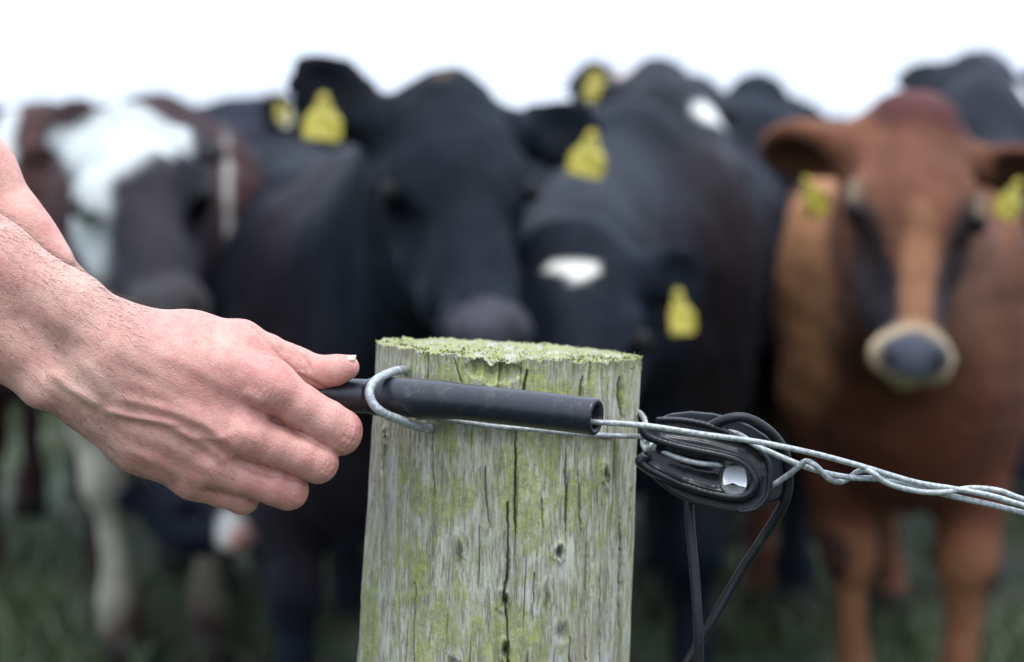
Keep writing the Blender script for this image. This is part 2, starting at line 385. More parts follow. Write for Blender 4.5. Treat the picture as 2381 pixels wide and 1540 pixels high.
# ---------------------------------------------------------------- cows
HERD = 'cows crowding behind the fence'
BLK = (.0055, .0078, .0125); BLK2 = (.022, .015, .016)
def cow(label, chest, heading, s, poll, nose, n=(0, -1, .2), ears=None, base=BLK, patches=(), muzzle=None,
        eyes=True, h=.017, ear_thick=.022, legs=None, hs=None, noise_seed=1, ear_face=(0, -1, .15), ear_dark=.6):
    hs = hs or s
    t = R(heading); H = np.array([math.sin(t), -math.cos(t), 0]); B = np.array([math.cos(t), math.sin(t), 0]); Z = np.array([0, 0, 1.])
    o = np.array(chest, dtype=float); g0 = float(gz(o[0], o[1])); o = np.array([o[0], o[1], g0])
    W = lambda a, b, c: o+s*(a*H+b*B)+Z*c*s
    p = np.array(P(*poll)); q = np.array(P(*nose)); f = (q-p)/np.linalg.norm(q-p)
    u = np.array(n, dtype=float); u -= f*(u@f); u /= np.linalg.norm(u); sd = np.cross(u, f)
    HD = lambda a, b, c: p+hs*(a*f+b*sd+c*u)          # forward, side, up
    ax = (f, sd, u)
    pts = [W(.5, .6, 1.4), W(.5, -.6, 1.4), W(-1.9, .6, 1.4), W(-1.9, -.6, 1.4), W(0, 0, -.02), HD(0, .3, .2), HD(0, -.3, .2), HD(.6, .2, -.3), HD(.6, -.2, -.3), HD(0, 0, .3)]
    if ears: pts += [np.array(P(*e_)) for e_ in ears if e_]
    pts = np.array(pts); lo = pts.min(0)-.08; hi = pts.max(0)+.08
    Fd = Field(lo, hi, h); bx = (H, B, Z)
    E = lambda c, r, k: Fd.ell(c, [x*s for x in r], k*s, bx)
    C = lambda a_, b_, ra, rb, k: Fd.cone(a_, b_, ra*s, rb*s, k*s)
    # trunk
    E(W(-.78, 0, .86), (.66, .28, .36), 0); E(W(-.15, 0, .95), (.32, .22, .33), .1); E(W(-1.38, 0, .98), (.33, .27, .32), .12)
    E(W(.02, 0, .78), (.20, .20, .27), .1); C(W(-.05, 0, 1.20), W(-1.5, 0, 1.20), .06, .07, .08)
    for sg in (-1, 1):
        E(W(-.08, sg*.17, .92), (.17, .10, .28), .07); E(W(-1.35, sg*.19, .95), (.2, .12, .24), .07); E(W(-1.45, sg*.2, 1.2), (.07, .06, .05), .06)
    E(W(-1.25, 0, .62), (.2, .17, .13), .07)
    # legs
    lg = legs or ((.0, 0), (.0, 0))
    for i, sg in enumerate((-1, 1)):
        da, db = lg[i]
        el = W(-.06, sg*.16, .74); kn = W(.0+da, sg*.155+db, .42); ft = W(-.01+da*1.5, sg*.155+db*1.5, .13); ho = W(.05+da*1.5, sg*.155+db*1.5, .03)
        C(el, kn, .10, .058, .05); E(kn+H*.01, (.058, .06, .075), .03); C(kn, ft, .043, .038, .03); E(ft, (.05, .052, .05), .02); C(ft, ho, .042, .055, .02)
        Fd.cone(ho+Z*.0, ho-Z*.0+H*.03*s, .055*s, .05*s, .02)
        st = W(-1.17, sg*.2, .72); hk = W(-1.55, sg*.17, .5); ft = W(-1.47, sg*.17, .13); ho = W(-1.42, sg*.17, .035)
        C(W(-1.38, sg*.18, .9), st, .17, .12, .06); C(st, hk, .11, .05, .05); E(hk, (.06, .045, .07), .03); C(hk, ft, .042, .037, .03)
        E(ft, (.048, .05, .05), .02); C(ft, ho, .042, .058, .02)
    C(W(-1.68, 0, 1.2), W(-1.74, 0, .8), .03, .02, .04); C(W(-1.74, 0, .8), W(-1.72, .02, .45), .022, .035, .02)
    # neck
    C(W(-.02, 0, 1.02), HD(.03, 0, -.12), .18, .10, .10); C(W(.0, 0, .86), HD(.16, 0, -.17), .15, .065, .10)
    for sg in (-1, 1): C(W(.06, sg*.12, .92), W(-.12, sg*.14, 1.16), .06, .05, .03)
    C(W(-.1, 0, 1.18), HD(.02, 0, -.09), .07, .07, .08)
    # head
    hk_ = lambda c, r, k, neg=False: Fd.ell(c, [x*hs for x in r], k*hs, ax, neg)
    hc = lambda a_, b_, ra, rb, k: Fd.cone(a_, b_, ra*hs, rb*hs, k*hs)
    hk_(HD(.07, 0, -.075), (.11, .084, .08), .04); hk_(HD(.0, 0, -.035), (.045, .055, .045), .035); hk_(HD(.145, 0, -.055), (.115, .098, .068), .035)
    hc(HD(.16, 0, -.05), HD(.41, 0, -.045), .070, .045, .04)
    for sg in (-1, 1):
        hk_(HD(.180, sg*.090, -.052), (.05, .032, .036), .02)
        hc(HD(.13, sg*.045, -.15), HD(.35, sg*.03, -.105), .075, .043, .05)
        hk_(HD(.445, sg*.040, -.06), (.040, .031, .043), .014)
        hc(HD(.15, sg*.088, -.035), HD(.235, sg*.075, -.035), .024, .014, .02)
        hk_(HD(.27, sg*.085, -.07), (.10, .022, .035), .03, True)
    hk_(HD(.44, 0, -.055), (.048, .056, .048), .018); hk_(HD(.42, 0, -.115), (.055, .048, .032), .025)
    for sg in (-1, 1):
        hk_(HD(.478, sg*.042, -.022), (.022, .016, .016), .01, True)
        hk_(HD(.19, sg*.122, -.035), (.022, .014, .018), .012, True)
    hk_(HD(.475, 0, -.108), (.05, .06, .006), .012, True)
    # ears
    earinfo = []
    for i, sg in enumerate((-1, 1)):
        if ears and ears[i] is None: continue
        root = HD(.035, sg*.085, -.075)
        tip = np.array(P(*ears[i])) if ears else HD(.02, sg*.27, -.09)
        d = tip-root; L = np.linalg.norm(d); d /= L
        en = np.array(ear_face, dtype=float); en -= d*(en@d); en /= np.linalg.norm(en); ew = np.cross(en, d)
        Fd.cone(root, root+d*L*.35, .034*hs, .036*hs, .03)
        c = root+d*L*.58
        Fd.ell(c, [L*.47, .062*hs, ear_thick], .015, (d, ew, en))
        Fd.ell(c+en*.022+d*.01, [L*.36, .042*hs, .020], .01, (d, ew, en), True)
        earinfo.append((c, L, d, ew, en))
    V, Fc = Fd.mesh(); V = relax(V, Fc, 1, .5)
    nv_ = normals(V, Fc); nv_ = -nv_ if ((V-V.mean(0))*nv_).sum() < 0 else nv_
    V = V+nv_*(pnoise(V, 11, noise_seed+2)*.009+pnoise(V, 30, noise_seed+3)*.005+pnoise(V*np.array([1, 1, .35]), 75, noise_seed+4)*.0035)[:, None]
    # coat
    col = np.tile(np.array(base, dtype=float), (len(V), 1))*(1+.45*pnoise(V*np.array([1, 1, .5]), 16, noise_seed+9))[:, None]
    rel = V-p; hf, hsd, hu = rel@f/hs, rel@sd/hs, rel@u/hs
    rb = V-o; ba, bb, bc = rb@H/s, rb@B/s, rb[:, 2]/s
    nz = pnoise(V, 9, noise_seed); nz2 = pnoise(V, 22, noise_seed+5)
    isH = (np.abs(hsd) < .16) & (hu > -.3) & (hf > -.1) & (hf < .6)
    for (sp, c, r, cc, wb) in patches:
        X = np.stack([hf, hsd, hu], 1) if sp == 'h' else np.stack([ba, bb, bc], 1)
        v = (((X-np.array(c))/np.array(r))**2).sum(1)+wb*nz+wb*.4*nz2
        a_ = np.clip((1.12-v)/.24, 0, 1) if wb < .25 else (np.clip((1.3-v)/.6, 0, 1) if sp == 'h' else np.clip((1.6-v)/1.1, 0, 1))
        if sp == 'h': a_ = a_*isH
        col = col*(1-a_[:, None])+np.array(cc)*a_[:, None]
    mz = muzzle or ((.045, .047, .055), None)
    if mz[1] is not None:
        a_ = np.clip((hf-.408+.01*nz)/.02, 0, 1)*isH*(np.abs(hsd) < .12); col = col*(1-a_[:, None])+np.array(mz[1])*a_[:, None]
    a_ = np.clip(1.4-(((hf-.466)/.035)**2+((hsd)/.062)**2+((hu+.015)/.05)**2), 0, 1)*isH
    a_ = np.clip(a_*2, 0, 1); col = col*(1-a_[:, None])+np.array(mz[0])*a_[:, None]
    for sg in (-1, 1):
        v = ((hf-.485)/.03)**2+((hsd-sg*.042)/.018)**2+((hu+.02)/.03)**2
        a_ = np.clip(1.3-v, 0, 1)*isH; col = col*(1-a_[:, None])+np.array((.006, .005, .005))*a_[:, None]
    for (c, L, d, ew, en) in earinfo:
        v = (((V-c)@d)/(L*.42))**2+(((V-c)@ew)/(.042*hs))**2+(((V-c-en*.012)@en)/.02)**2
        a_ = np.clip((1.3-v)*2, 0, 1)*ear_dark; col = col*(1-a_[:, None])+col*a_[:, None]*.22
    a_ = (bc < .075)*1.; col = col*(1-a_[:, None])+np.array((.03, .026, .022))*a_[:, None]
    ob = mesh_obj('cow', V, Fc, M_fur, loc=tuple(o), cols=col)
    tag(ob, label, 'cow', HERD)
    if eyes:
        for sg in (-1, 1):
            c = HD(.19, sg*.101, -.040); ico(('eye'), c, .019*hs, M_eye, ob)
    return ob, HD, (f, sd, u)
def ico(name, c, r, mat, parent, scale=(1, 1, 1)):
    V = []; Fq = []; n, m_ = 10, 14
    for i in range(n+1):
        for k in range(m_):
            a_ = math.pi*i/n; b_ = 2*math.pi*k/m_
            V.append((c[0]+r*scale[0]*math.sin(a_)*math.cos(b_), c[1]+r*scale[1]*math.sin(a_)*math.sin(b_), c[2]+r*scale[2]*math.cos(a_)))
    for i in range(n):
        for k in range(m_): Fq.append((i*m_+k, (i+1)*m_+k, (i+1)*m_+(k+1) % m_, i*m_+(k+1) % m_))
    return mesh_obj(name, V, Fq, mat, parent, loc=tuple(c))
def ear_tag(parent, px, py, d, wpx, hpx, roll=0, yaw=0, mat=None, skew=0):
    """px,py = centre of the tag"""
    prof = [(-.10, .5), (.10, .5), (.19, .28), (.31, .10), (.44, .0), (.48, -.08), (.49, -.42), (.40, -.5), (-.42, -.49), (-.49, -.40), (-.47, -.08), (-.43, .0), (-.30, .10), (-.18, .28)]
    wpx *= .93; hpx *= .95
    k = d/F; c = P(px, py, d)
    rot = Euler((0, 0, R(yaw))).to_matrix() @ Matrix.Rotation(R(roll), 3, 'Y')
    th = .0022; V = []
    for y_ in (-th, th):
        for (x, z) in prof:
            V.append(c+rot @ Vector((x*wpx*k, y_+.012*math.cos(x*3)-.012, z*hpx*k)))
    m_ = len(prof); Fq = [tuple(range(m_)), tuple(range(2*m_-1, m_-1, -1))]+[(i, i+m_, (i+1) % m_+m_, (i+1) % m_) for i in range(m_)]
    me = bpy.data.meshes.new('ear_tag'); me.from_pydata([tuple(v-c) for v in V], [], Fq); me.update(); me.materials.append(mat or M_tag)
    o = bpy.data.objects.new('ear_tag', me); sc.collection.objects.link(o); o.parent = parent; o.location = c-parent.location
    st = rot @ Vector((0, -.006, .36*hpx*k)); b = ico('stud', c+st, .007, mat or M_tag, o)
    b.location = st; return o

WH = (.40, .42, .41); BR = (.085, .032, .022); DK = (.022, .019, .019)
def at(px, d): v = P(px, 770, d); return (v.x, v.y)
# brown-and-white cow at the left
A, _, _ = cow('dark brown and white cow with a broad white forehead patch, behind the forearm',
    at(365, 5.5), 8, 1.0, (290, 262, 4.75), (405, 715, 4.35), n=(.25, -1, .25), ears=((165, 232, 4.95), (478, 318, 5.0)), hs=1.16,
    base=(.034, .017, .016),
    patches=[('h', (.12, -.03, -.06), (.34, .3, .3), DK, .1), ('h', (.30, .02, -.05), (.3, .14, .2), (.022, .019, .022), .2),
             ('h', (.04, -.045, -.02), (.15, .10, .12), WH, .25), ('h', (.11, -.095, -.05), (.19, .055, .16), WH, .25), ('h', (.22, -.125, -.07), (.16, .035, .14), WH, .2), ('h', (.02, .05, -.03), (.13, .06, .08), WH, .1),
             ('h', (.19, .085, -.03), (.09, .045, .06), (.008, .008, .01), .1), ('h', (.44, .09, -.12), (.06, .05, .08), WH, .1),
             ('b', (-.3, .160, .93), (1.2, .012, .28), (.30, .28, .26), .24), ('b', (.2, .12, .76), (.35, .085, .035), (.40, .39, .31), .2),
             ('b', (0, -.155, .33), (.12, .12, .27), (.30, .28, .22), .25), ('b', (0, .155, .33), (.12, .12, .27), (.20, .18, .14), .25)],
    muzzle=((.05, .047, .05), (.04, .037, .037)), legs=((.02, .045), (.02, -.03)), noise_seed=3)
# the black cow in the middle
Cc, _, _ = cow('big black cow looking over the post, a yellow tag in each spread ear',
    at(860, 4.7), 12, .98, (1042, 190, 3.72), (1150, 780, 3.40), n=(.22, -1, .3), ears=((688, 148, 3.75), (1395, 300, 3.85)), hs=1.02,
    base=BLK, patches=[('b', (-.1, -.12, .9), (.5, .22, .5), (.013, .010, .013), .3), ('h', (-.005, -.01, .0), (.018, .02, .04), (.05, .035, .02), .1)],
    muzzle=((.06, .058, .07), None), noise_seed=8)
ear_tag(Cc, 750, 272, 3.70, 100, 118, roll=3, yaw=5)
ear_tag(Cc, 1368, 357, 3.78, 96, 118, roll=10, yaw=-8)
# lowered head with the blaze
D_, _, _ = cow('black cow with lowered head behind the post, small white blaze on its forehead',
    at(1430, 4.9), -14, 1.03, (1335, 530, 3.75), (1345, 1010, 3.5), n=(.05, -1, .15), ears=((1190, 640, 3.95), (1650, 640, 3.85)), hs=1.0,
    base=BLK, patches=[('h', (.090, -.020, .0), (.017, .020, .07), (.66, .64, .58), .06), ('h', (.086, .019, .0), (.014, .020, .07), (.66, .64, .58), .06), ('h', (.106, -.003, .0), (.022, .016, .07), (.66, .64, .58), .05),
             ('b', (-.1, .22, .9), (.4, .12, .4), (.013, .010, .011), .35)], noise_seed=5)
ear_tag(D_, 1576, 725, 3.76, 78, 112, roll=-4, yaw=30)
# behind: heads against the sky
E_, _, _ = cow('black cow raising its head against the sky, white spot on its cheek',
    at(1640, 7.0), -10, 1.0, (1530, 145, 5.6), (1680, 360, 5.15), n=(.1, -.6, 1), ears=((1335, 165, 5.7), (1655, 190, 5.75)), hs=1.1,
    base=(.016, .017, .022), patches=[('h', (.29, .03, -.03), (.05, .04, .1), (.6, .6, .58), .3), ('h', (-.02, -.07, .0), (.03, .03, .05), (.5, .42, .4), .3)], noise_seed=6)
ear_tag(E_, 1385, 197, 5.6, 72, 76, roll=-12, yaw=10)
F_, _, _ = cow('plain black untagged cow with rounded head, just left of the brown cow',
    at(1800, 7.6), 0, 1.0, (1768, 190, 6.2), (1735, 470, 5.7), n=(0, -1, .3), ears=((1655, 240, 6.4), (1890, 250, 6.5)), hs=1.3,
    base=BLK, muzzle=((.12, .13, .16), None), noise_seed=7)
H_, _, _ = cow('black cow in the top right corner, behind and above the brown cow',
    at(2420, 6.7), -4, 1.02, (2288, 130, 5.5), (2360, 420, 5.1), n=(.1, -1, .3), ears=((2122, 152, 5.6), (2480, 185, 5.6)), hs=1.18,
    base=(.018, .02, .028), patches=[('h', (.11, .078, -.02), (.035, .03, .10), (.75, .75, .75), .1), ('h', (-.01, .02, .0), (.04, .04, .05), (.09, .09, .11), .3)], noise_seed=9)
ear_tag(H_, 2148, 205, 5.58, 22, 40, mat=M_tagw)
K_, _, _ = cow('black cow sideways behind the big black one, just its back and tagged ear showing',
    at(700, 6.4), 62, 1.0, (765, 275, 6.2), (900, 480, 5.9), n=(-.3, -1, .3), ears=((622, 222, 6.2), (860, 260, 6.3)), hs=1.0,
    base=(.012, .014, .022), noise_seed=10)
ear_tag(K_, 650, 258, 6.12, 34, 52, roll=-14, yaw=35); ear_tag(K_, 668, 272, 6.15, 30, 46, roll=14, mat=M_tagw)
cow('dark brown cow at the left edge with a narrow white band down its shoulder',
    at(95, 6.1), 6, .98, (-95, 330, 5.9), (-120, 620, 5.6), base=(.038, .019, .017), patches=[('b', (-.1, -.075, 1.15), (.6, .028, .3), WH, .1), ('b', (-.1, .1, .95), (.4, .12, .2), (.10, .045, .032), .3)], noise_seed=17)
# grazing head under the hand
I_, _, _ = cow('black cow grazing below the hand, its nose pink and white',
    at(520, 6.6), 20, .93, (425, 1075, 5.35), (618, 1262, 5.1), n=(.45, -.75, .7), hs=.62,
    base=(.012, .014, .024), patches=[('h', (.385, .0, -.03), (.045, .10, .12), (.62, .60, .54), .08)], muzzle=((.62, .34, .30), (.62, .36, .33)), noise_seed=12)
# the brown cow
G_, _, _ = cow('reddish brown cow facing the camera, pale ring round its dark nose',
    at(2112, 5.0), -1, 1.0, (2142, 255, 4.05), (2132, 905, 3.78), n=(0, -1, .12), ears=((1772, 352, 4.2), (2490, 420, 4.1)), hs=1.0, ear_thick=.03,
    base=(.142, .060, .034),
    patches=[('b', (.05, -.2, .62), (.4, .3, .30), (.075, .026, .015), .3), ('b', (.1, .12, .6), (.4, .16, .26), (.075, .026, .015), .3),
             ('b', (-.05, -.24, 1.02), (.4, .10, .30), (.34, .16, .075), .35), ('b', (0, 0, .25), (.5, .5, .2), (.18, .080, .040), .5),
             ('h', (.0, 0, -.02), (.07, .09, .1), (.075, .028, .026), .3), ('h', (.14, .0, -.01), (.12, .10, .10), (.125, .052, .031), .4),
             ('h', (.27, -.078, -.05), (.13, .034, .09), (.034, .022, .020), .5), ('h', (.27, .078, -.05), (.13, .034, .09), (.034, .022, .020), .5), ('h', (.20, -.10, -.04), (.06, .03, .05), (.012, .010, .012), .3), ('h', (.20, .10, -.04), (.06, .03, .05), (.012, .010, .012), .3),
             ('h', (.37, -.06, -.05), (.10, .035, .10), (.022, .018, .02), .15), ('h', (.37, .06, -.05), (.10, .035, .10), (.022, .018, .02), .15),
             ('h', (.32, .0, .0), (.14, .03, .08), (.19, .09, .048), .2),
             ('h', (.17, -.115, -.02), (.03, .02, .03), (.2, .15, .1), .1), ('h', (.17, .115, -.02), (.03, .02, .03), (.2, .15, .1), .1),
             ('b', (.0, -.155, .42), (.1, .05, .06), (.04, .02, .015), .2), ('b', (.0, .155, .40), (.1, .04, .05), (.03, .02, .02), .2)],
    muzzle=((.07, .075, .095), (.42, .32, .20)), legs=((.0, .035), (.04, -.035)), noise_seed=11, ear_face=(0, -1, -.75), ear_dark=.92)
ear_tag(G_, 1888, 455, 4.1, 56, 104, roll=-32, yaw=38); ear_tag(G_, 1868, 470, 4.16, 40, 80, roll=4, yaw=60)
ear_tag(G_, 2352, 462, 4.05, 66, 104, roll=24, yaw=-28)
# farther backs that close the herd
cow('black cow deep in the herd, only its back showing left of the brown cow', at(1990, 8.3), 40, 1.02, (2230, 420, 7.6), (2290, 640, 7.3), noise_seed=13, h=.03, eyes=False)
cow('black cow deep in the herd, a dark shape in the gap behind the post', at(1230, 6.6), -30, .98, (1130, 420, 6.2), (1130, 760, 6.0), noise_seed=14, h=.03, eyes=False)

# ---------------------------------------------------------------- fence post
def mat_wood():
    m = N('weathered_wood'); tone, moss, crack, lich, rim = (m.attr(k)[2] for k in ('tone', 'moss', 'crack', 'lichen', 'rim'))
    g1 = m.noise(m.coord((1, 1, .10)), 480, 7, .72, .4); g2 = m.noise(m.coord((1, 1, .045)), 1500, 4, .65); b1 = m.noise(m.coord((1, 1, .35)), 55, 6, .7, .6); b2 = m.noise(m.coord(), 800, 3)
    g3 = m.noise(m.coord((1, 1, .28)), 260, 6, .75, .8)
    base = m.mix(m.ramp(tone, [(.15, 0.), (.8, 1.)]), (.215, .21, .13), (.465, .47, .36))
    base = m.mix(m.ramp(g3, [(.41, .8), (.52, 0.)]), base, (.21, .205, .13))
    base = m.mix(m.ramp(g1, [(.43, .7), (.52, 0.)]), base, (.125, .11, .07))
    base = m.mix(m.math('MULTIPLY', m.ramp(g2, [(.48, 0.), (.62, 1.)]), .5), base, (.57, .575, .51))
    base = m.mix(m.math('MULTIPLY', m.ramp(b1, [(.50, 0.), (.66, 1.)]), .40), base, (.40, .335, .27))
    base = m.mix(m.ramp(b2, [(.62, 0.), (.74, .5)]), base, (.62, .60, .55))
    base = m.mix(lich, base, m.mix(g1, (.48, .49, .48), (.66, .66, .64)))
    ms = m.math('MULTIPLY', moss, m.ramp(b2, [(.30, .25), (.56, 1.)]))
    ms = m.math('MULTIPLY', ms, m.ramp(g3, [(.32, .35), (.55, 1.)]))
    base = m.mix(ms, base, m.mix(m.ramp(m.noise(m.coord(), 170, 5, .7), [(.35, 0.), (.65, 1.)]), (.16, .175, .07), (.35, .39, .08)))
    base = m.mix(m.math('MULTIPLY', rim, m.ramp(b2, [(.35, .2), (.6, 1.)])), base, (.13, .13, .055))
    base = m.mix(crack, base, (.016, .014, .009))
    m.set('Base Color', base); m.set('Roughness', .88); m.set('Specular IOR Level', .2)
    b = m.bump(g3, .0010, .7); b = m.bump(g1, .0008, .8, b); b = m.bump(g2, .0004, .6, b); m.bump(m.math('MULTIPLY', moss, b2), .0008, .6, b)
    return m.m
M_wood = mat_wood()
PR = .0822; TOPC = P(1184, 815, 1.502); BOTX = P(1147, 1540, 1.502)
ax_dir = (BOTX-TOPC); 
pd = Vector((BOTX.x-TOPC.x, .0, BOTX.z-TOPC.z)); pd = pd/abs(pd.z)      # per metre down
def post():
    nth = 1000; th = np.linspace(0, 2*np.pi, nth, endpoint=False)
    hh = np.concatenate([np.linspace(0, .25, 470), np.linspace(.252, TOPC.z+.3, 60)])   # metres down from the top
    T, Hh = np.meshgrid(th, hh, indexing='ij')
    # local image-like coordinates on the front: u in -1..1 (left..right), py
    front = np.cos(T) > 0; U = np.where(front, np.sin(T), np.sign(np.sin(T))*(2-np.abs(np.sin(T))))
    cxp = 1184-37*(Hh/.19); PX = cxp+U*308; PY = 815+Hh/.19*725
    arc = T*PR*1000; hm = Hh*1000        # mm
    ca, sa = np.cos(T), np.sin(T)
    n1 = fbm(ca*2.2+7, sa*2.2+Hh*2, 3); n2 = fbm(arc/3.2, hm/60, 5); n3 = fbm(arc/1.1, hm/24, 9); n4 = fbm(arc/9, hm/26, 21)
    rad = PR*(1+.035*(n1-.5))+.0016*(n2-.5)+.0007*(n3-.5)+.0010*(n4-.5)
    rad += .004*np.clip(Hh-.05, 0, .2)/.2
    # facet on the right edge and left edge
    rad -= .0016*np.exp(-((U-.80)/.03)**2)
    crack = np.zeros_like(T); dep = np.zeros_like(T); mossx = np.zeros_like(T)
    CR = [([(1223, 840), (1218, 870), (1212, 905), (1203, 950), (1198, 985)], 1.5, 1), ([(1198, 985), (1199, 1060), (1195, 1130), (1196, 1201)], 1.7, 1),
          ([(1179, 1130), (1180, 1200), (1178, 1307), (1170, 1345), (1177, 1370), (1179, 1402), (1181, 1470), (1178, 1545)], 1.9, 1),
          ([(1346, 848), (1344, 915)], 1.3, .9), ([(1310, 1011), (1311, 1100), (1307, 1201)], 1.2, .9), ([(1315, 1440), (1314, 1545)], 1.1, .8),
          ([(1014, 970), (1018, 1130)], .8, .6), ([(1436, 852), (1439, 964)], 1.3, .9), ([(1003, 818), (1003, 878)], 1., .8), ([(1062, 825), (1080, 870)], .8, .5),
          ([(1133, 1050), (1130, 1100), (1140, 1190)], .8, .6), ([(1340, 1060), (1342, 1210)], .8, .6), ([(1355, 1230), (1350, 1500)], .8, .55),
          ([(1117, 1185), (1116, 1330)], .8, .5), ([(1405, 870), (1404, 1000)], .8, .6), ([(1462, 1120), (1458, 1180)], 1.6, .8),
          ([(1429, 1180), (1433, 1300), (1426, 1440)], 2.2, .7), ([(1255, 1120), (1257, 1190)], .7, .5), ([(905, 1000), (893, 1100)], 1., .5), ([(1385, 1290), (1380, 1540)], .8, .5),
          ([(1238, 1290), (1235, 1400)], .7, .5), ([(980, 1330), (975, 1545)], .7, .5)]
    wig = (vn(hm/7, arc*0+3, 77)-.5)*4+(vn(hm/2.3, arc*0, 78)-.5)*1.6
    for pts, wd, am in CR:
        d, t_ = polyd(PX+wig, PY, pts); w_ = .78*wd*(1+.5*np.sin(PY*.03))*np.clip(np.minimum(t_, 1-t_)*7+.35, 0, 1)+.3
        g = np.exp(-(d/w_/1.15)**2)*am; crack = np.maximum(crack, g); dep = np.maximum(dep, np.exp(-(d/w_/1.6)**2)*am)
    # random hairline checks all round
    hr = fbm(arc/1.6, hm/90, 55, 3); hl = np.clip((.235-hr)/.06, 0, 1)*.6; crack = np.maximum(crack, hl); dep = np.maximum(dep, hl*.5)
    for (x, y, rx, ry, am) in [(1400, 1078, 5, 22, 1), (1291, 1245, 9, 14, .8), (1072, 1254, 9, 30, .5), (1172, 1352, 8, 17, 1), (1175, 1465, 8, 17, .9), (1064, 1510, 12, 22, .6), (1265, 1350, 8, 30, .45), (1300, 1430, 14, 22, .4), (902, 1010, 4, 16, .6)]:
        d = np.hypot((PX+wig*1.5-x)/rx, (PY-y)/ry)+(n3-.5)*1.2; g = np.exp(-d**2*1.3)
        crack = np.maximum(crack, np.clip(g*am*1.1, 0, 1)); dep = np.maximum(dep, g*am)
        rad += .0018*np.exp(-(d-1.35)**2*4)*am
    # chipped notch at the front rim
    dn = np.hypot((PX-1150)/64, (PY-838)/26); rad -= .006*np.clip(1-dn, 0, 1)**.6; 
    rad -= dep*.0036
    moss = np.zeros_like(T); nm = fbm(arc/4, hm/9, 31, 5); nb = fbm(arc/15, hm/40, 41)
    for (x, y, rx, ry, am) in [(1205, 1090, 60, 120, 1), (1190, 1470, 55, 110, 1), (985, 1290, 22, 70, 1.1), (990, 1110, 50, 60, .8), (870, 1470, 26, 130, 1.1), (1060, 1130, 60, 60, .7), (1060, 1000, 60, 30, .7),
                               (1120, 845, 150, 30, .9), (960, 900, 40, 60, .55), (1290, 880, 120, 26, .6), (940, 1250, 5, 260, 1.2), (1050, 1400, 70, 90, .55), (1240, 1030, 60, 60, .7), (1350, 1120, 60, 90, .45), (1440, 900, 24, 60, .5), (1000, 1500, 60, 60, .5), (1120, 1420, 40, 40, .5)]:
        moss = np.maximum(moss, am*np.exp(-(np.hypot((PX-x)/rx, (PY-y)/ry))**2))
    moss = np.clip((moss+.40*nb+(nm-.5)*1.9-.33)*2.2, 0, 1)*.9
    rimm = np.clip(1-hm/7+(n3-.5)*2.2, 0, 1)*.9
    rimm = np.maximum(rimm, np.clip(1.1-np.abs(PX-1428+8*(n4-.5))/11, 0, 1)*np.clip((PY-900)/100, 0, 1)*.6*(n4 > .4))
    lich = np.clip(1.3-np.hypot((PX-922)/16, (PY-1120)/80)+(nm-.5)*2, 0, 1)*.7
    lich = np.maximum(lich, np.clip((fbm(arc/7, hm/30, 91, 4)-.60)*7, 0, 1)*.45)
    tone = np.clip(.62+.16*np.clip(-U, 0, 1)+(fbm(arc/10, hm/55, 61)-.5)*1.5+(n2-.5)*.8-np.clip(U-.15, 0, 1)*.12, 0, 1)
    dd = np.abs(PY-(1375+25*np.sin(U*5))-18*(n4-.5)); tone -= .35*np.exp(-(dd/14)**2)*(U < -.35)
    # position
    tilt = (np.sin(T)*PR)*math.tan(R(-1.9))          # the cut runs slightly askew
    rimn = (vn(T*14, T*0, 4)-.5)*.0028+(vn(T*60, T*0+5, 6)-.5)*.0018+np.cos(T)*PR*.035
    low = np.clip(1-Hh/.03, 0, 1)
    cz = -Hh+(tilt+rimn)*low-.004*low*np.clip(1-np.hypot((PX-1150)/70, (Hh*0)), 0, 1)*(np.cos(T) > 0)
    X = np.sin(T)*rad; Y = -np.cos(T)*rad
    down = np.array(pd)
    pos = np.stack([TOPC.x+X+down[0]*Hh, TOPC.y+Y, TOPC.z+cz-X*0.03-.0], -1)
    nh = len(hh); Iv = np.arange(nth*nh).reshape(nth, nh); I2 = np.roll(Iv, -1, 0)
    q = np.stack([Iv[:, :-1], Iv[:, 1:], I2[:, 1:], I2[:, :-1]], -1).reshape(-1, 4)
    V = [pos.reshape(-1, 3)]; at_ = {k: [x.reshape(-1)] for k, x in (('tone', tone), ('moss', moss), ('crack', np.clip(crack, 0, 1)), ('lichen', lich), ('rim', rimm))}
    # the cut top: rings from rim to centre
    rings = 70; cnt = nth*nh; Fq = [q]; prevI = Iv[:, 0]
    for i in range(1, rings+1):
        f = 1-i/rings; f = max(f, .0005); r0 = rad[:, 0]*f
        x = np.sin(th)*r0; y = -np.cos(th)*r0
        nn = fbm((x+.2)*160, (y+.2)*60, 71, 5); n_ = fbm((x+.2)*600, (y+.2)*600, 73, 3)
        saw = np.clip(vn((x+.3)*90+(y)*500, x*0, 12), 0, 1)
        z = (np.sin(th)*r0)*math.tan(R(-1.9))-y*.035+(rimn[:, 0]+y*.035)*max(0, 1-i/5)-x*.03+(nn-.5)*.0036+(n_-.5)*.0016+(saw-.5)*.0006-.004*np.clip(1-np.hypot((x+.009)/.019, (y+PR)/.022), 0, 1)
        z = z*min(1, i/3)+(pos[:, 0, 2]-TOPC.z)*(1-min(1, i/3))+.0015*np.exp(-((f-.75)/.2)**2)
        V.append(np.stack([TOPC.x+x, TOPC.y+y, TOPC.z+z], 1))
        I_n = cnt+np.arange(nth); cnt += nth
        Fq.append(np.stack([prevI, np.roll(prevI, -1), np.roll(I_n, -1), I_n], 1)); prevI = I_n
        mm = np.clip((nn-.5)*4+.6+(f > .86)*.3, 0, 1); 
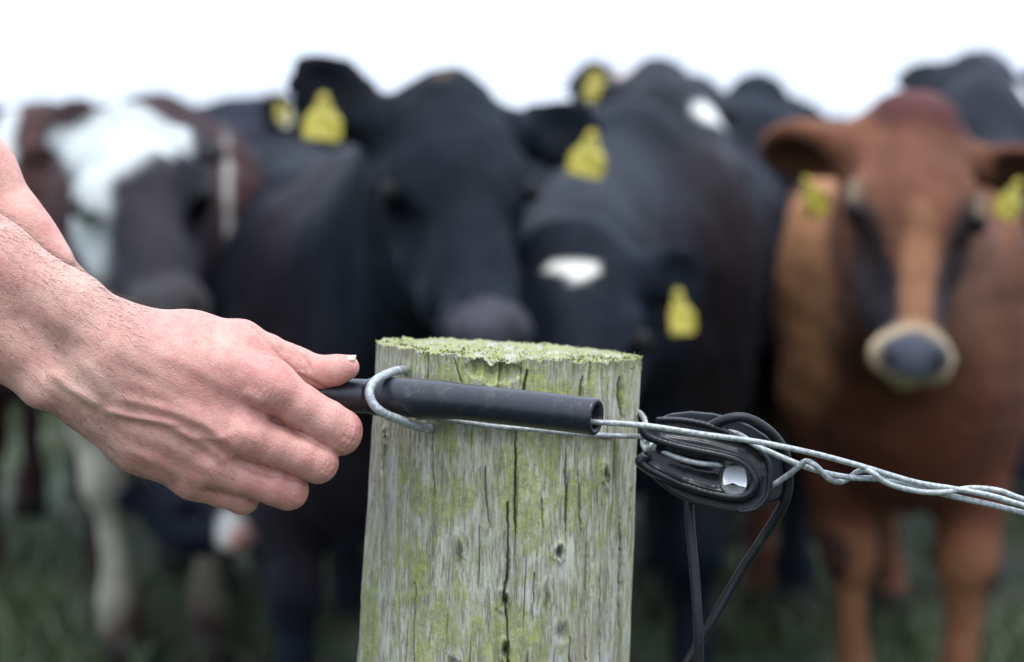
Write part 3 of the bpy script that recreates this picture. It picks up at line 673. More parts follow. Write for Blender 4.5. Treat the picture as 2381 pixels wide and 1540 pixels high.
        at_['tone'].append(np.clip(.42-(.5-n_)*1.4, 0, 1)); at_['moss'].append(mm*.8); at_['crack'].append(np.clip((.3-fbm((x+.2)*40, (y+.2)*500, 83, 3))*6, 0, .7)); at_['lichen'].append(np.clip((.46-nn)*3, 0, .2)); at_['rim'].append(np.clip((n_-.55)*5, 0, 1)*.6*(f > .6))
    o = mesh_obj('fence_post', np.concatenate(V), np.concatenate(Fq), M_wood, loc=(TOPC.x+pd.x*TOPC.z, TOPC.y, 0), attrs={k: np.concatenate(v) for k, v in at_.items()})
    tag(o, 'weathered round wooden post with green algae, long cracks and a mossy cut top', 'fence post')
    # fuzzy moss and splinters along the rim
    nb_ = 2200; k0 = rng.integers(0, nth, nb_); rr = np.abs(rng.normal(0, .11, nb_)); rr = np.where(rng.random(nb_) < .25, rng.random(nb_)*.9, rr)
    k0 = np.where(rng.random(nb_) < .6, rng.choice(np.where(np.cos(th) > -.1)[0], nb_), k0)
    clump = vn(th[k0]*9, rr*14, 7); ok = clump > .52; k0, rr, clump = k0[ok], rr[ok], clump[ok]
    ringi = np.clip((rr*rings).astype(int), 0, rings-1); allV = V
    bs = np.stack([allV[1+int(i)][k] if i > 0 else pos[k, 0] for i, k in zip(ringi, k0)])
    sidefall = (rng.random(len(bs)) < .35) & (ringi < 3)
    bs[sidefall] += np.stack([np.sin(th[k0])*.0006, -np.cos(th[k0])*.0006, -rng.random(len(bs))*.006], 1)[sidefall]
    n = len(bs); L = rng.uniform(.0006, .0019, n); ang = rng.uniform(0, 6.28, n); out = np.stack([np.sin(th[k0]), -np.cos(th[k0]), np.zeros(n)], 1)
    dirv = out*rng.uniform(-.2, .9, n)[:, None]*(ringi < 4)[:, None]+rng.normal(0, .5, (n, 3))+np.array([0, 0, .9]); dirv /= np.linalg.norm(dirv, axis=1)[:, None]
    sd = np.stack([np.cos(ang), np.sin(ang), rng.normal(0, .4, n)], 1)*rng.uniform(.0003, .0008, n)[:, None]
    tip = bs+dirv*L[:, None]
    Vm = np.stack([bs-sd, bs+sd, tip+sd*.5, tip-sd*.5], 1).reshape(-1, 3); kk = np.arange(n)[:, None]*4
    mm_ = N('moss'); nn_ = mm_.noise(mm_.coord(), 120, 3); mm_.set('Base Color', mm_.mix(mm_.ramp(nn_, [(.35, 0.), (.65, 1.)]), (.08, .095, .03), (.22, .25, .06))); mm_.set('Roughness', .9)
    ob = mesh_obj('moss', Vm+out.repeat(4, 0)*0, kk+np.array([[0, 1, 2, 3]]), mm_.m, parent=o, loc=tuple(TOPC), smooth=False); ob['kind'] = 'stuff'
    return o
post()

# ---------------------------------------------------------------- pipe handle
def pipe():
    c = [P(640, 915, 1.432), P(760, 918, 1.428), P(835, 921, 1.425), P(875, 922, 1.422), P(940, 925, 1.416), P(1060, 933, 1.404), P(1200, 948, 1.388), P(1330, 963, 1.374), P(1384, 970, 1.368)]
    path = spline(c, 14); n = len(path); k = .000249
    def r(t):
        x = 640+744*t
        return k*np.interp(x, [640, 760, 840, 868, 885, 930, 1000, 1085, 1110, 1200, 1384], [39, 40, 40.5, 40, 43, 46, 46.5, 45.5, 42.5, 42.5, 42.5])
    V, Fq = tube_geo(path, r, 40, cap=False)
    # open right end: rounded lip, wall, bore
    seg = 40; e_ = path[-1]; t_ = (path[-1]-path[-2]).normalized(); last = (n-1)*seg
    def ring(cen, rr):
        b = len(V)
        for q in range(seg): V.append(cen+(Vector(V[last+q])-e_).normalized()*rr)
        return b
    seq = [last]
    for off, rr in ((.0008, .0099), (.0008, .0078), (-.0006, .0071), (-.05, .0070), (-.09, .001)):
        seq.append(ring(e_+t_*off, rr))
    for a_, b_ in zip(seq, seq[1:]):
        for q in range(seg): q2 = (q+1) % seg; Fq.append((a_+q, a_+q2, b_+q2, b_+q))
    c0 = len(V); V.append(path[0])
    for q in range(seg): Fq.append(((q+1) % seg, q, c0, c0))
    o = geo_obj('pipe_handle', V, Fq, M_pipe, loc=path[n//2])
    tag(o, 'black plastic pipe handle gripped by the hand, crossing the front of the post', 'handle')
pipe()

# ---------------------------------------------------------------- staple and wires
st = tube('staple', [P(968, 868, 1.475), P(934, 861, 1.440), P(905, 868, 1.418), P(874, 884, 1.403), P(859, 908, 1.396), P(866, 937, 1.394), P(890, 960, 1.396), P(930, 977, 1.405), P(972, 992, 1.418), P(998, 997, 1.432), P(1022, 1006, 1.470)], .00265, M_galv, n=10, seg=20, wob=.012)
tag(st, 'thick galvanised steel staple hammered into the post, looped round the black pipe', 'staple')
def on_post(px, py, lift=.0015):
    """point on the post's front surface, lift metres proud"""
    best = None
    for i in range(400):
        d = 1.38+i*.0004; p = P(px, py, d); hh = TOPC.z-p.z
        cx = TOPC.x+pd.x*hh; rr = PR+.004*min(max(hh-.05, 0), .2)/.2+lift
        if (p.x-cx)**2+(p.y-TOPC.y)**2 <= rr*rr: return p
    return P(px, py, 1.49)
pw = [P(968, 970, 1.436)]+[on_post(x, y, .0026) for x, y in ((1020, 973), (1090, 984), (1160, 993), (1240, 999), (1310, 1006), (1380, 1011), (1440, 1014))]+[P(1480, 1015, 1.448), P(1512, 1014, 1.432), P(1560, 1006, 1.424), P(1620, 1000, 1.424)]
a = tube('tie_wire', pw, .00165, M_galv, n=8, seg=12, wob=.01)
tag(a, 'grey wire lying across the front of the post just under the black pipe', 'wire')
lp = [P(1440, 960, 1.565), P(1478, 958, 1.525), P(1492, 966, 1.49), P(1500, 985, 1.465), P(1497, 1010, 1.45), P(1494, 1030, 1.44), P(1502, 1046, 1.428), P(1512, 1040, 1.418), P(1517, 1026, 1.422), P(1511, 1020, 1.432), P(1504, 1032, 1.437),
      P(1512, 1048, 1.43), P(1520, 1050, 1.418), P(1527, 1040, 1.412), P(1535, 1046, 1.408), P(1560, 1059, 1.405), P(1600, 1072, 1.404), P(1640, 1079, 1.404), P(1680, 1080, 1.408), P(1700, 1074, 1.42)]
b = tube('tie_wire', lp, .0017, M_galv, n=8, seg=12, wob=.01)
tag(b, 'grey wire from the back of the post, knotted into the insulator slot', 'wire')
wa = [P(1250, 968, 1.385), P(1378, 981, 1.372), P(1500, 990, 1.372), P(1640, 1011, 1.374), P(1757, 1027, 1.378), P(1880, 1052, 1.384), P(1994, 1082, 1.390), P(2125, 1121, 1.396), P(2213, 1136, 1.400), P(2300, 1152, 1.398), P(2385, 1177, 1.394), P(2600, 1238, 1.40), P(3100, 1390, 1.43)]
wa += [wa[-1]+(wa[-1]-wa[-2])*q for q in (1, 3, 7, 15, 26)]
t = tube('fence_wire', wa, .0017, M_galv, n=10, seg=12, wob=.008)
tag(t, 'long galvanised wire running out of the open end of the pipe and across the insulator', 'wire')
w1 = [P(1680, 1000, 1.428), P(1720, 1012, 1.41), P(1757, 1036, 1.397), P(1800, 1056, 1.393), P(1862, 1082, 1.392), P(1915, 1099, 1.393), P(1972, 1110, 1.394), P(2030, 1113, 1.395), P(2081, 1118, 1.395), P(2150, 1136, 1.400), P(2200, 1151, 1.404), P(2290, 1171, 1.402), P(2385, 1194, 1.398), P(2600, 1250, 1.40), P(3100, 1402, 1.43)]
w1 += [w1[-1]+(w1[-1]-w1[-2])*q for q in (1, 3, 7, 15, 26)]
w2 = [P(1760, 1140, 1.425), P(1792, 1130, 1.408), P(1830, 1106, 1.398), P(1855, 1086, 1.391), P(1873, 1073, 1.388), P(1893, 1081, 1.386), P(1910, 1097, 1.388), P(1926, 1113, 1.391), P(1950, 1121, 1.397), P(1972, 1113, 1.401), P(1992, 1098, 1.396), P(2013, 1093, 1.391), P(2033, 1103, 1.388), P(2055, 1120, 1.390), P(2090, 1133, 1.393), P(2147, 1144, 1.396), P(2200, 1144, 1.398), P(2257, 1135, 1.404), P(2322, 1141, 1.404), P(2385, 1163, 1.402), P(2600, 1228, 1.40), P(3100, 1380, 1.43)]
w2 += [w2[-1]+(w2[-1]-w2[-2])*q for q in (1, 3, 7, 15, 26)]
tw = tube('fence_wire', w1, .0017, M_galv, n=10, seg=12, wob=.008)
tag(tw, 'straight galvanised wire leaving the top of the insulator, the core of the loose twist', 'wire')
tw2 = tube('fence_wire', w2, .0017, M_galv, n=10, seg=12, wob=.008)
tag(tw2, 'galvanised wire from the insulator back, coiled loosely round the straight one', 'wire')

# ---------------------------------------------------------------- insulator
def z8(pts): return [(1394.5+.2196*x, 918+.2196*y) for x, y in pts]
def poly_sdf(X, Y, poly):
    d, _ = polyd(X, Y, poly+[poly[0]]); ins = np.zeros(X.shape, dtype=bool); n = len(poly)
    for i in range(n):
        x1, y1 = poly[i]; x2, y2 = poly[(i+1) % n]
        c = ((y1 > Y) != (y2 > Y)) & (X < (x2-x1)*(Y-y1)/(y2-y1+1e-9)+x1); ins ^= c
    return np.where(ins, -d, d)
def insulator():
    h = 1.7; Fd = Field((1468, 944, -125), (1860, 1206, 40), h)
    X, Y = np.meshgrid(Fd.ax[0], Fd.ax[1], indexing='ij'); Zz = Fd.ax[2][None, None, :]
    front = z8([(600, 250), (850, 255), (1100, 300), (1300, 370), (1480, 450), (1650, 545), (1760, 640), (1808, 760), (1812, 900), (1795, 1050), (1750, 1150), (1650, 1235), (1500, 1258), (1300, 1240), (1000, 1165), (800, 1075), (650, 970), (540, 860), (430, 760), (410, 700), (450, 655), (540, 630), (600, 640), (600, 520), (500, 460), (450, 410), (440, 370), (470, 340), (600, 320)])
    back = z8([(620, 250), (750, 198), (960, 173), (1200, 195), (1400, 245), (1600, 330), (1800, 460), (1960, 600), (2005, 700), (2005, 900), (1965, 1040), (1890, 1120), (1780, 1150), (1500, 1140), (1000, 1000), (700, 850), (620, 600)])
    core = z8([(640, 420), (1000, 450), (1450, 580), (1640, 700), (1720, 860), (1680, 1040), (1540, 1130), (1300, 1120), (900, 1000), (640, 850), (560, 700)])
    def ext(poly, z0, t, rnd, k, slope=0):
        d2 = poly_sdf(X, Y, poly)[:, :, None]+rnd; dz = np.abs(Zz-z0-slope*(X[:, :, None]-1640))-t+rnd
        d = np.minimum(np.maximum(d2, dz), 0)+np.sqrt(np.maximum(d2, 0)**2+np.maximum(dz, 0)**2)-rnd
        Fd.v = smin(Fd.v, d.astype(np.float32), k)
    ext(front, -24, 7, 5, 0); ext(back, -88, 8, 5, 3); ext(core, -55, 42, 6, 8)
    # raised lips
    rid = spline([(x, y, 0) for x, y in z8([(455, 355), (500, 440), (750, 530), (1000, 590), (1250, 640), (1450, 700), (1580, 800), (1640, 930), (1590, 1040), (1480, 1090), (1300, 1075), (1000, 1000), (750, 900), (520, 790), (425, 710), (470, 660), (560, 635)])], 5)
    for p_, q_ in zip(rid, rid[1:]): Fd.cone((p_.x, p_.y, -8), (q_.x, q_.y, -8), 8.5, 8.5, 5)
    for p_, q_ in zip(rid[8:], rid[9:]): Fd.cone((p_.x, p_.y, -22), (q_.x, q_.y, -22), 10, 10, 6)
    rim = spline([(x, y, 0) for x, y in z8([(615, 262), (850, 268), (1100, 312), (1300, 382), (1480, 460), (1650, 560), (1750, 660), (1795, 770), (1797, 900), (1782, 1040), (1735, 1135), (1640, 1215), (1500, 1240)])], 4)
    for p_, q_ in zip(rim, rim[1:]): Fd.cone((p_.x, p_.y, -19), (q_.x, q_.y, -19), 6, 6, 4)
    # groove for the wire, and the eye of the insulator
    gr = z8([(520, 590), (700, 660), (900, 715), (1150, 755), (1400, 800)])
    for p_, q_ in zip(gr, gr[1:]): Fd.cone((p_[0], p_[1], -8), (q_[0], q_[1], -10), 15, 16, 5, neg=True)
    gr = z8([(600, 690), (900, 830), (1200, 910), (1400, 930)])
    for p_, q_ in zip(gr, gr[1:]): Fd.cone((p_[0], p_[1], -4), (q_[0], q_[1], -4), 17, 22, 6, neg=True)
    ex, ey = z8([(1420, 890)])[0]
    Fd.ell((ex, ey, -20), (34, 37, 84), 4, neg=True)
    gr = z8([(700, 400), (1100, 450), (1500, 560), (1700, 720)])
    for p_, q_ in zip(gr, gr[1:]): Fd.cone((p_[0], p_[1], -10), (q_[0], q_[1], -10), 9, 10, 5, neg=True)
    V, Fc = Fd.mesh(); V = relax(V, Fc, 4, .5)
    W = PN(V); Fc = Fc[:, ::-1]
    # hand-off orientation check
    nn = normals(W, Fc); c = W.mean(0)
    if ((W-c)*nn).sum() < 0: Fc = Fc[:, ::-1]
    o = mesh_obj('insulator', W, Fc, M_insul, loc=tuple(P(1640, 1080, 1.415)))
    tag(o, 'glossy black plastic strain insulator with a bright eye, right of the post', 'insulator')
    # pale surface inside the eye, sky glare put into its colour and outline
    sV = []; sF = []; nn_ = 14
    for i in range(nn_+1):
        for j in range(nn_+1):
            u_ = i/nn_*2-1; v_ = j/nn_*2-1; v_ = v_ if v_ < 0 else v_*(.42+.5*abs(u_+.2))
            sV.append(P(ex+2+u_*27*(1-.18*v_*v_), ey-4+v_*29*(1-.25*u_*u_), 1.4090-.0055*v_-.003*u_*u_))
    for i in range(nn_):
        for j in range(nn_): k_ = i*(nn_+1)+j; sF.append((k_, k_+1, k_+nn_+2, k_+nn_+1))
    g = geo_obj('eye_glare', sV, sF, mat_plain('eye_glare_pale', (.86, .88, .93), .3, metal=.25, bump=(110, .0012)), parent=o, loc=P(ex, ey, 1.41))
    md = g.modifiers.new('thickness', 'SOLIDIFY'); md.thickness = .0012
insulator()

# ---------------------------------------------------------------- black cable
cb = [P(1601, 1080, 1.428), P(1602, 1130, 1.427), P(1602, 1190, 1.425), P(1606, 1244, 1.424), P(1614, 1332, 1.42), P(1622, 1441, 1.416), P(1624, 1545, 1.416), P(1622, 1750, 1.42), P(1585, 2300, 1.46), P(1560, 3200, 1.60)]
ca2 = [P(1560, 1035, 1.435), P(1610, 1010, 1.42), P(1650, 992, 1.408), P(1690, 975, 1.404), P(1730, 972, 1.404), P(1775, 993, 1.406), P(1810, 1028, 1.41), P(1829, 1070, 1.414), P(1833, 1115, 1.418), P(1826, 1160, 1.42), P(1803, 1205, 1.424), P(1766, 1262, 1.428), P(1709, 1352, 1.432), P(1645, 1462, 1.43), P(1613, 1515, 1.43), P(1588, 1575, 1.43), P(1560, 1750, 1.44), P(1530, 2300, 1.48), P(1520, 3200, 1.62)]
ce = empty('cable', tuple(P(1640, 1500, 1.43)))
tag(ce, 'thin black cable looped over the insulator, two ends hanging down and crossing', 'cable')
tube('strand', cb, .0030, M_cable, n=12, seg=16, parent=ce, wob=.006); tube('strand', ca2, .0030, M_cable, n=12, seg=16, parent=ce, wob=.006)

# ---------------------------------------------------------------- the person's hands and arms
def person():
    h = 3.1
    Fd = Field((-330, 330, -270), (870, 1230, 150), h)
    ax_ = np.array([.848, .53]); pp = np.array([-.53, .848]); o0 = np.array([0., 707.])
    def ap(s_, t_, z): v = o0+ax_*s_+pp*t_; return (v[0], v[1], z)
    C = Fd.cone; E = Fd.ell
    # forearm and wrist
    C(ap(-600, -60, -25), ap(-80, -62, -5), 118, 104, 0); C(ap(-600, 55, -30), ap(-60, 62, -15), 120, 106, 60)
    C(ap(-80, -62, -5), ap(150, -70, 5), 104, 88, 50); C(ap(-60, 62, -15), ap(170, 70, -12), 106, 84, 50)
    C(ap(150, -70, 5), ap(280, -62, 10), 88, 78, 40)
    E((104, 905, 30), (52, 46, 48), 45)                                   # ulna head
    # back of the hand
    C((250, 800, 5), (625, 893, 22), 88, 58, 50); C((240, 840, 12), (562, 1008, 14), 86, 54, 50)
    C((225, 885, 5), (488, 1078, -20), 86, 52, 50); C((215, 925, -22), (330, 1015, -42), 86, 80, 50); C((330, 1015, -42), (452, 1108, -68), 80, 50, 45)
    E((430, 930, -25), (170, 120, 70), 60, ((.86, .5, 0), (-.5, .86, 0), (0, 0, 1)))
    # thumb base
    C((290, 790, -25), (440, 795, -40), 78, 66, 50); C((440, 795, -40), (560, 803, -50), 66, 56, 40)
    E((500, 850, -60), (110, 60, 55), 40)
    # knuckles
    for c, r in (((632, 908, 56), 34), ((572, 1012, 46), 34), ((502, 1076, 12), 30), ((446, 1108, -38), 26)): C(c, (c[0]-6, c[1]-3, c[2]-8), r, r, 26)
    def finger(chain, k=8):
        f = Field((-330, 330, -270), (870, 1230, 150), h); 
        lo = np.min([c[:3] for c in chain], 0)-90; hi = np.max([c[:3] for c in chain], 0)+90
        for a_, b_ in zip(chain, chain[1:]): f.cone(a_[:3], b_[:3], a_[3], b_[3], k)
        return f.v
    fs = [finger([(622, 893, 24, 57), (700, 947, 14, 52), (760, 984, 2, 52), (788, 1004, -10, 54), (770, 1000, -70, 45), (735, 985, -130, 42), (690, 945, -165, 40)]),
          finger([(560, 1008, 16, 55), (640, 1038, 14, 49), (705, 1062, 8, 47), (737, 1076, -2, 48), (722, 1070, -60, 42), (690, 1045, -120, 40), (650, 1000, -155, 38)]),
          finger([(488, 1080, -16, 50), (570, 1110, -18, 46), (640, 1131, -26, 45), (670, 1140, -36, 46), (655, 1132, -90, 40), (625, 1110, -135, 38), (590, 1060, -160, 36)]),
          finger([(448, 1110, -62, 47), (510, 1140, -74, 38), (563, 1157, -82, 39), (550, 1150, -130, 35), (530, 1125, -165, 34), (510, 1080, -180, 32)])]
    th = finger([(555, 803, -52, 56), (620, 826, -66, 47), (665, 845, -76, 45), (692, 856, -80, 45), (742, 866, -76, 37), (780, 861, -68, 34), (806, 855, -64, 29)], 14)
    fu = fs[0]
    for f in fs[1:]: fu = smin(fu, f, 6)
    Fd.v = smin(Fd.v, fu, 30); Fd.v = smin(Fd.v, th, 20)
    V, Fc = Fd.mesh(); V = relax(V, Fc, 1, .4)
    nn = normals(V, Fc); x, y, z = V.T; fr = np.clip(nn[:, 2]*1.6+.15, 0, 1)*(z > -110)
    disp = np.zeros(len(V)); red = np.zeros(len(V))
    def line(pts, amp, sig, taper=True):
        d, t_ = polyd(x, y, pts); e_ = np.clip(np.minimum(t_, 1-t_)*6, 0, 1) if taper else 1
        return amp*np.exp(-(d/sig)**2)*e_
    Zp = lambda L: [(.5887*u, 325.4+.5887*v) for u, v in L]
    for L, am, sg in [([(700, 1145), (780, 1190), (860, 1240), (900, 1280)], 4, 10), ([(960, 990), (1000, 1010), (1045, 1050)], 4.5, 11), ([(190, 910), (260, 970), (330, 1010), (400, 1060)], 8, 12), ([(400, 1060), (500, 1090), (620, 1110), (720, 1128)], 7, 9), ([(440, 1010), (520, 1030), (640, 1060), (700, 1080), (800, 1120), (900, 1190), (960, 1240)], 6, 12),
                      ([(640, 1120), (760, 1170), (860, 1180), (950, 1150)], 4, 10), ([(430, 780), (520, 860), (640, 950), (760, 1010)], 3.2, 22), ([(500, 1230), (620, 1270), (700, 1320), (800, 1370)], 3.5, 13),
                      ([(560, 820), (760, 900), (920, 990), (1040, 1050)], 3.6, 17), ([(480, 930), (640, 1000), (800, 1100), (950, 1210)], 3.0, 17), ([(300, 860), (400, 950), (430, 1020)], 3, 16),
                      ([(60, 700), (160, 800), (240, 900)], 3, 16), ([(820, 760), (900, 830), (960, 900)], 2.4, 14), ([(0, 640), (150, 690), (300, 760), (420, 790)], 2.5, 22)]:
        disp += line(Zp(L), am, sg)*fr
    # hollows between the tendons and along the veins' lower side
    for L, am, sg in [([(470, 1110), (620, 1145), (760, 1215), (880, 1290)], -4.5, 15), ([(560, 930), (700, 1010), (860, 1060), (1000, 1130)], -3, 20), ([(330, 1060), (480, 1170), (640, 1250), (800, 1330)], -4.5, 17),
                      ([(1080, 1100), (1120, 1130), (1175, 1155)], -3, 13), ([(940, 1270), (1000, 1300), (1060, 1318)], -6, 12), ([(820, 1380), (870, 1395)], -5, 10), ([(120, 960), (230, 1040), (330, 1110)], -3, 14)]:
        disp += line(Zp(L), am, sg, False)*fr
    # webs: sharp clefts between fingers
    for L, am, sg in [([(1190, 1155), (1215, 1185), (1280, 1215), (1350, 1247)], -2.6, 4.2), ([(1060, 1320), (1140, 1337), (1240, 1357)], -2.6, 4.2), ([(880, 1405), (980, 1410), (1027, 1445)], -2.6, 4.2),
                      ([(960, 715), (1030, 770), (1080, 830), (1170, 925), (1290, 985)], -3, 5)]:
        disp += line(Zp(L), am, sg, False)*np.clip(fr*1.5, 0, 1)
    # skin folds over the finger joints and the thumb
    r2 = np.random.default_rng(3)
    for (cx, cy, ang, n_, sp, ln, am) in [(822, 1010, 118, 6, 8, 46, -1.5), (800, 1030, 118, 4, 9, 36, -1.2), (765, 1088, 112, 4, 8, 34, -1.1), (690, 1150, 105, 4, 8, 30, -1.), (640, 930, 125, 7, 12, 42, -.9), (590, 1045, 115, 6, 11, 36, -.9), (515, 1095, 110, 5, 11, 30, -.8)]:
        for i in range(n_):
            o_ = (i-(n_-1)/2)*sp; ang += r2.uniform(-9, 9); ca_, sa_ = math.cos(R(ang)), math.sin(R(ang)); px_, py_ = cx+sa_*o_, cy-ca_*o_; j = r2.uniform(-6, 6, 3)
            disp += line([(px_-ca_*ln/2+j[0], py_-sa_*ln/2), (px_+j[1], py_+j[2]*.4), (px_+ca_*ln/2, py_+sa_*ln/2)], am*1.15, 3.4)*fr
    for i in range(9):
        px_ = 655+i*8+r2.uniform(-2, 2); disp += line([(px_-8, 800+i*3), (px_+3, 832+i*2), (px_+6, 868)], -2.6, 3.6)*np.clip(nn[:, 2]*1.6+.4, 0, 1)*(z < 5)
    disp += pnoise(V, .05, 2)*.8
    V = V+nn*disp[:, None]
    red = .10+.36*np.clip((x-180)/200, 0, 1)+.22*np.clip((x-420)/200, 0, 1)*np.clip((y-850)/200, 0, 1)+.12*pnoise(V, .025, 8)
    # redness over knuckles, fingers and the ulnar side
    for (cx, cy, rx, ry, am) in [(640, 960, 60, 60, .8), (590, 1050, 50, 40, .9), (810, 1020, 45, 50, .6), (520, 1110, 60, 35, .7), (600, 1185, 60, 30, .8), (120, 930, 60, 50, .45), (420, 1000, 120, 60, .4), (280, 790, 40, 60, .45), (700, 1100, 60, 40, .5), (660, 1160, 60, 30, .5), (700, 850, 60, 30, .5), (450, 1120, 90, 50, .6)]:
        red = np.maximum(red, am*np.exp(-np.hypot((x-cx)/rx, (y-cy)/ry)**2))
    W1 = PN(V); n1 = len(W1); F1 = Fc
    # the other hand and forearm, behind
    G = Field((-420, 130, -420), (330, 960, -60), 6.)
    G.cone((-500, 150, -260), (-60, 400, -240), 118, 88, 0); G.cone((-480, 260, -250), (-110, 500, -235), 110, 80, 60)
    G.cone((-60, 400, -240), (20, 540, -235), 88, 92, 50); G.cone((-110, 500, -235), (-40, 600, -230), 82, 80, 50)
    G.ell((70, 590, -235), (100, 80, 62), 40, ((.6, .8, 0), (-.8, .6, 0), (0, 0, 1))); G.cone((20, 540, -235), (110, 620, -235), 85, 58, 40)
    for (a_, b_, c_) in (((120, 640), (190, 700), (200, 760)), ((80, 660), (140, 740), (150, 790)), ((40, 670), (90, 750), (95, 800)), ((0, 660), (30, 740), (30, 780))):
        G.cone((*a_, -230), (*b_, -250), 40, 36, 14); G.cone((*b_, -250), (*c_, -300), 36, 32, 10)
    G.cone((110, 600, -260), (200, 680, -300), 42, 34, 20)
    V2, F2 = G.mesh(); V2 = relax(V2, F2, 1, .5); n2 = normals(V2, F2)
    V2 += n2*(pnoise(V2, .03, 5)*2.5)[:, None]
    W2 = PN(V2)
    Hd = Field((-.90, 1.42, 1.36), (-.48, 1.80, 1.92), .009)
    Hd.cone((-.74, 1.60, 1.40), (-.69, 1.60, 1.58), .062, .056, 0); Hd.ell((-.67, 1.60, 1.72), (.098, .078, .105), .03); Hd.ell((-.635, 1.60, 1.65), (.066, .058, .065), .03)
    Hd.cone((-.575, 1.60, 1.715), (-.558, 1.60, 1.68), .009, .014, .012); Hd.ell((-.575, 1.60, 1.635), (.014, .026, .007), .008); Hd.ell((-.58, 1.60, 1.605), (.02, .022, .018), .02)
    for sy in (-1, 1):
        Hd.ell((-.69, 1.60+sy*.082, 1.70), (.022, .009, .034), .006); Hd.ell((-.578, 1.60+sy*.032, 1.715), (.012, .017, .010), .008, neg=True); Hd.ell((-.59, 1.60+sy*.032, 1.713), (.013, .013, .012), .002)
    W3, F3 = Hd.mesh(); W3 = relax(W3, F3, 1, .5)
    def orient(W, Fq):
        nn_ = normals(W, Fq); 
        # outward = surface volume positive
        a_, b_, c_, d_ = (W[Fq[:, i]] for i in range(4)); vol = (np.cross(a_, b_)*c_).sum()+(np.cross(a_, c_)*d_).sum()
        return Fq if vol > 0 else Fq[:, ::-1]
    F1 = orient(W1, F1); F2 = orient(W2, F2)
    F3 = orient(W3, F3); loc = tuple(P(-330, 470, 1.42))
    o = mesh_obj('person', np.concatenate([W1, W2, W3]), np.concatenate([F1, F2+n1, F3+n1+len(W2)]), M_skin, loc=loc, attrs={'red': np.concatenate([red, np.full(len(W2), .35), np.full(len(W3), .3)])})
    tag(o, 'person reaching in with bare arms, right hand closed round the black pipe handle', 'person')
    # clothed body outside the frame to the left
    def cloth(name, mat, build, lo, hi, hh_=.014):
        K = Field(lo, hi, hh_); build(K); Vk, Fk = K.mesh(); Vk = relax(Vk, Fk, 1, .5); Vk = Vk+normals(Vk, Fk)*(pnoise(Vk, 14, 31)*.006)[:, None]
        return mesh_obj(name, Vk, orient(Vk, Fk), mat, parent=o, loc=loc)
    e1 = np.array(P(-430, 440, 1.405)); e0 = np.array(P(-640, 300, 1.40)); g1 = np.array(P(-450, 215, 1.465)); g0 = np.array(P(-640, 110, 1.50))
    s1 = np.array((-.72, 1.42, 1.42)); s2 = np.array((-.72, 1.78, 1.42))
    def shirt(K):
        K.ell((-.76, 1.60, 1.22), (.13, .20, .27), 0); K.ell((-.79, 1.60, .98), (.13, .17, .16), .1)
        K.cone(s1, s2, .085, .085, .08); K.cone(s1, e0, .075, .058, .05); K.cone(e0, e1, .058, .050, .04); K.cone(s2, g0, .075, .055, .05); K.cone(g0, g1, .055, .046, .04)
    cloth('shirt', mat_plain('shirt_cotton', (.05, .07, .12), .9, bump=(60, .004)), shirt, (-1.0, 1.28, .78), (-.34, 1.95, 1.6))
    def trousers(K):
        K.ell((-.80, 1.60, .90), (.13, .17, .13), 0)
        for sy in (-.09, .10): K.cone((-.80, 1.60+sy, .86), (-.78, 1.60+sy*1.2, .48), .095, .07, .04); K.cone((-.78, 1.60+sy*1.2, .48), (-.81, 1.60+sy*1.3, .08), .068, .055, .02)
    cloth('trousers', mat_plain('trouser_cloth', (.03, .04, .06), .9, bump=(60, .004)), trousers, (-1.0, 1.38, .02), (-.62, 1.84, 1.05))
    cloth('hair', M_hair, lambda K: (K.ell((-.685, 1.60, 1.745), (.104, .086, .098), 0), K.ell((-.56, 1.60, 1.68), (.09, .09, .085), .01, neg=True)), (-.86, 1.44, 1.56), (-.50, 1.76, 1.90), .008)
    # thumb nail
    nv = []; nf = []; m1, m2 = 12, 9
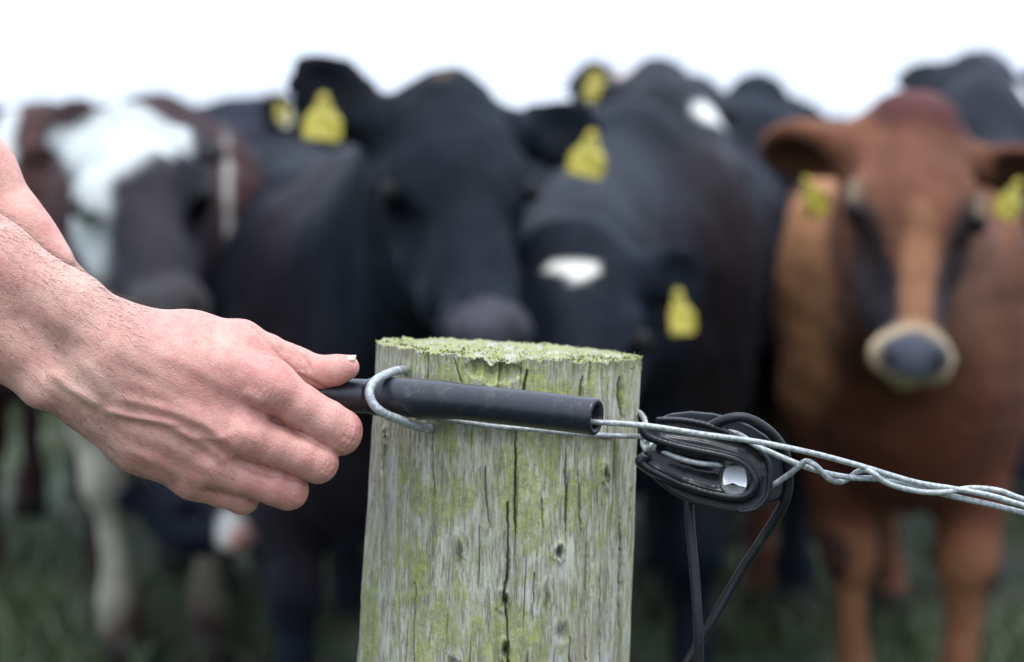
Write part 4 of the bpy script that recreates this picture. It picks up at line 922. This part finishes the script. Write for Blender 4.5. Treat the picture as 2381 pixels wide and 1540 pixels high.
    for i in range(m1+1):
        for j in range(m2+1):
            u_ = i/m1; v_ = j/m2*2-1; ang = 1.0*v_
            cx, cy = 768+u_*60, 862.5-u_*8.5
            r_ = float(np.interp(cx, [742, 780, 806, 830], [37.4, 34.9, 29.8, 26.5]))+(.0 if u_ < .1 else 1.5); dz = math.sin(ang)*r_*.95; dy = -math.cos(ang)*r_
            nv.append(tuple(PN(np.array([[cx-abs(v_)**3*4*(1 if u_ > .5 else -1)*abs(u_-.5)*2, cy+dy-.2, -68+6*u_+dz]]))[0]))
    for i in range(m1):
        for j in range(m2): k_ = i*(m2+1)+j; nf.append((k_, k_+1, k_+m2+2, k_+m2+1))
    g = geo_obj('nail', nv, nf, M_nail, parent=o, loc=nv[len(nv)//2]); md = g.modifiers.new('thickness', 'SOLIDIFY'); md.thickness = .0002; md.offset = -1
    # arm hair
    Wn = normals(W1, F1); sel = np.where((x < 330) & (x > -60))[0]; top = sel[(nn[sel, 1] < -.35)]
    pick = np.concatenate([rng.choice(sel[(nn[sel, 2] > .0)], 500), rng.choice(top, 420), rng.choice(np.where((x > 330) & (x < 640) & (nn[:, 1] < -.5))[0], 60), rng.choice(np.where((x > 300) & (x < 560) & (y > 1000) & (nn[:, 2] > 0))[0], 90)])
    da = np.array(P(300, 760, 1.4)-P(0, 560, 1.4)); da /= np.linalg.norm(da); hv = []; hf = []
    viewn = np.array([0, -1., .1])
    for i in pick:
        p0 = W1[i]; nr = Wn[i]; L = rng.uniform(.004, .011)*(1.3 if x[i] < 330 else .55); dd_ = da*rng.uniform(.5, 1)+nr*rng.uniform(.25, .8)+rng.normal(0, .25, 3); dd_ /= np.linalg.norm(dd_)
        prev_ = None; b0 = len(hv)
        for k_ in range(5):
            t_ = k_/4; c = p0+dd_*L*t_+da*L*.5*t_*t_-nr*L*.35*t_*t_; wv = np.cross(dd_, viewn); wv /= np.linalg.norm(wv)+1e-9; ww = .00007*(1-.8*t_)
            hv.append(c-wv*ww); hv.append(c+wv*ww); hv.append(c+viewn*ww)
        for k_ in range(4):
            for e_ in range(3): e2 = (e_+1) % 3; hf.append((b0+k_*3+e_, b0+k_*3+e2, b0+k_*3+3+e2, b0+k_*3+3+e_))
    hh = mesh_obj('arm_hair', np.array(hv), np.array(hf), M_hair, parent=o, loc=loc); hh['kind'] = 'stuff'
    hh.location = (0, 0, 0)
    return o
person()
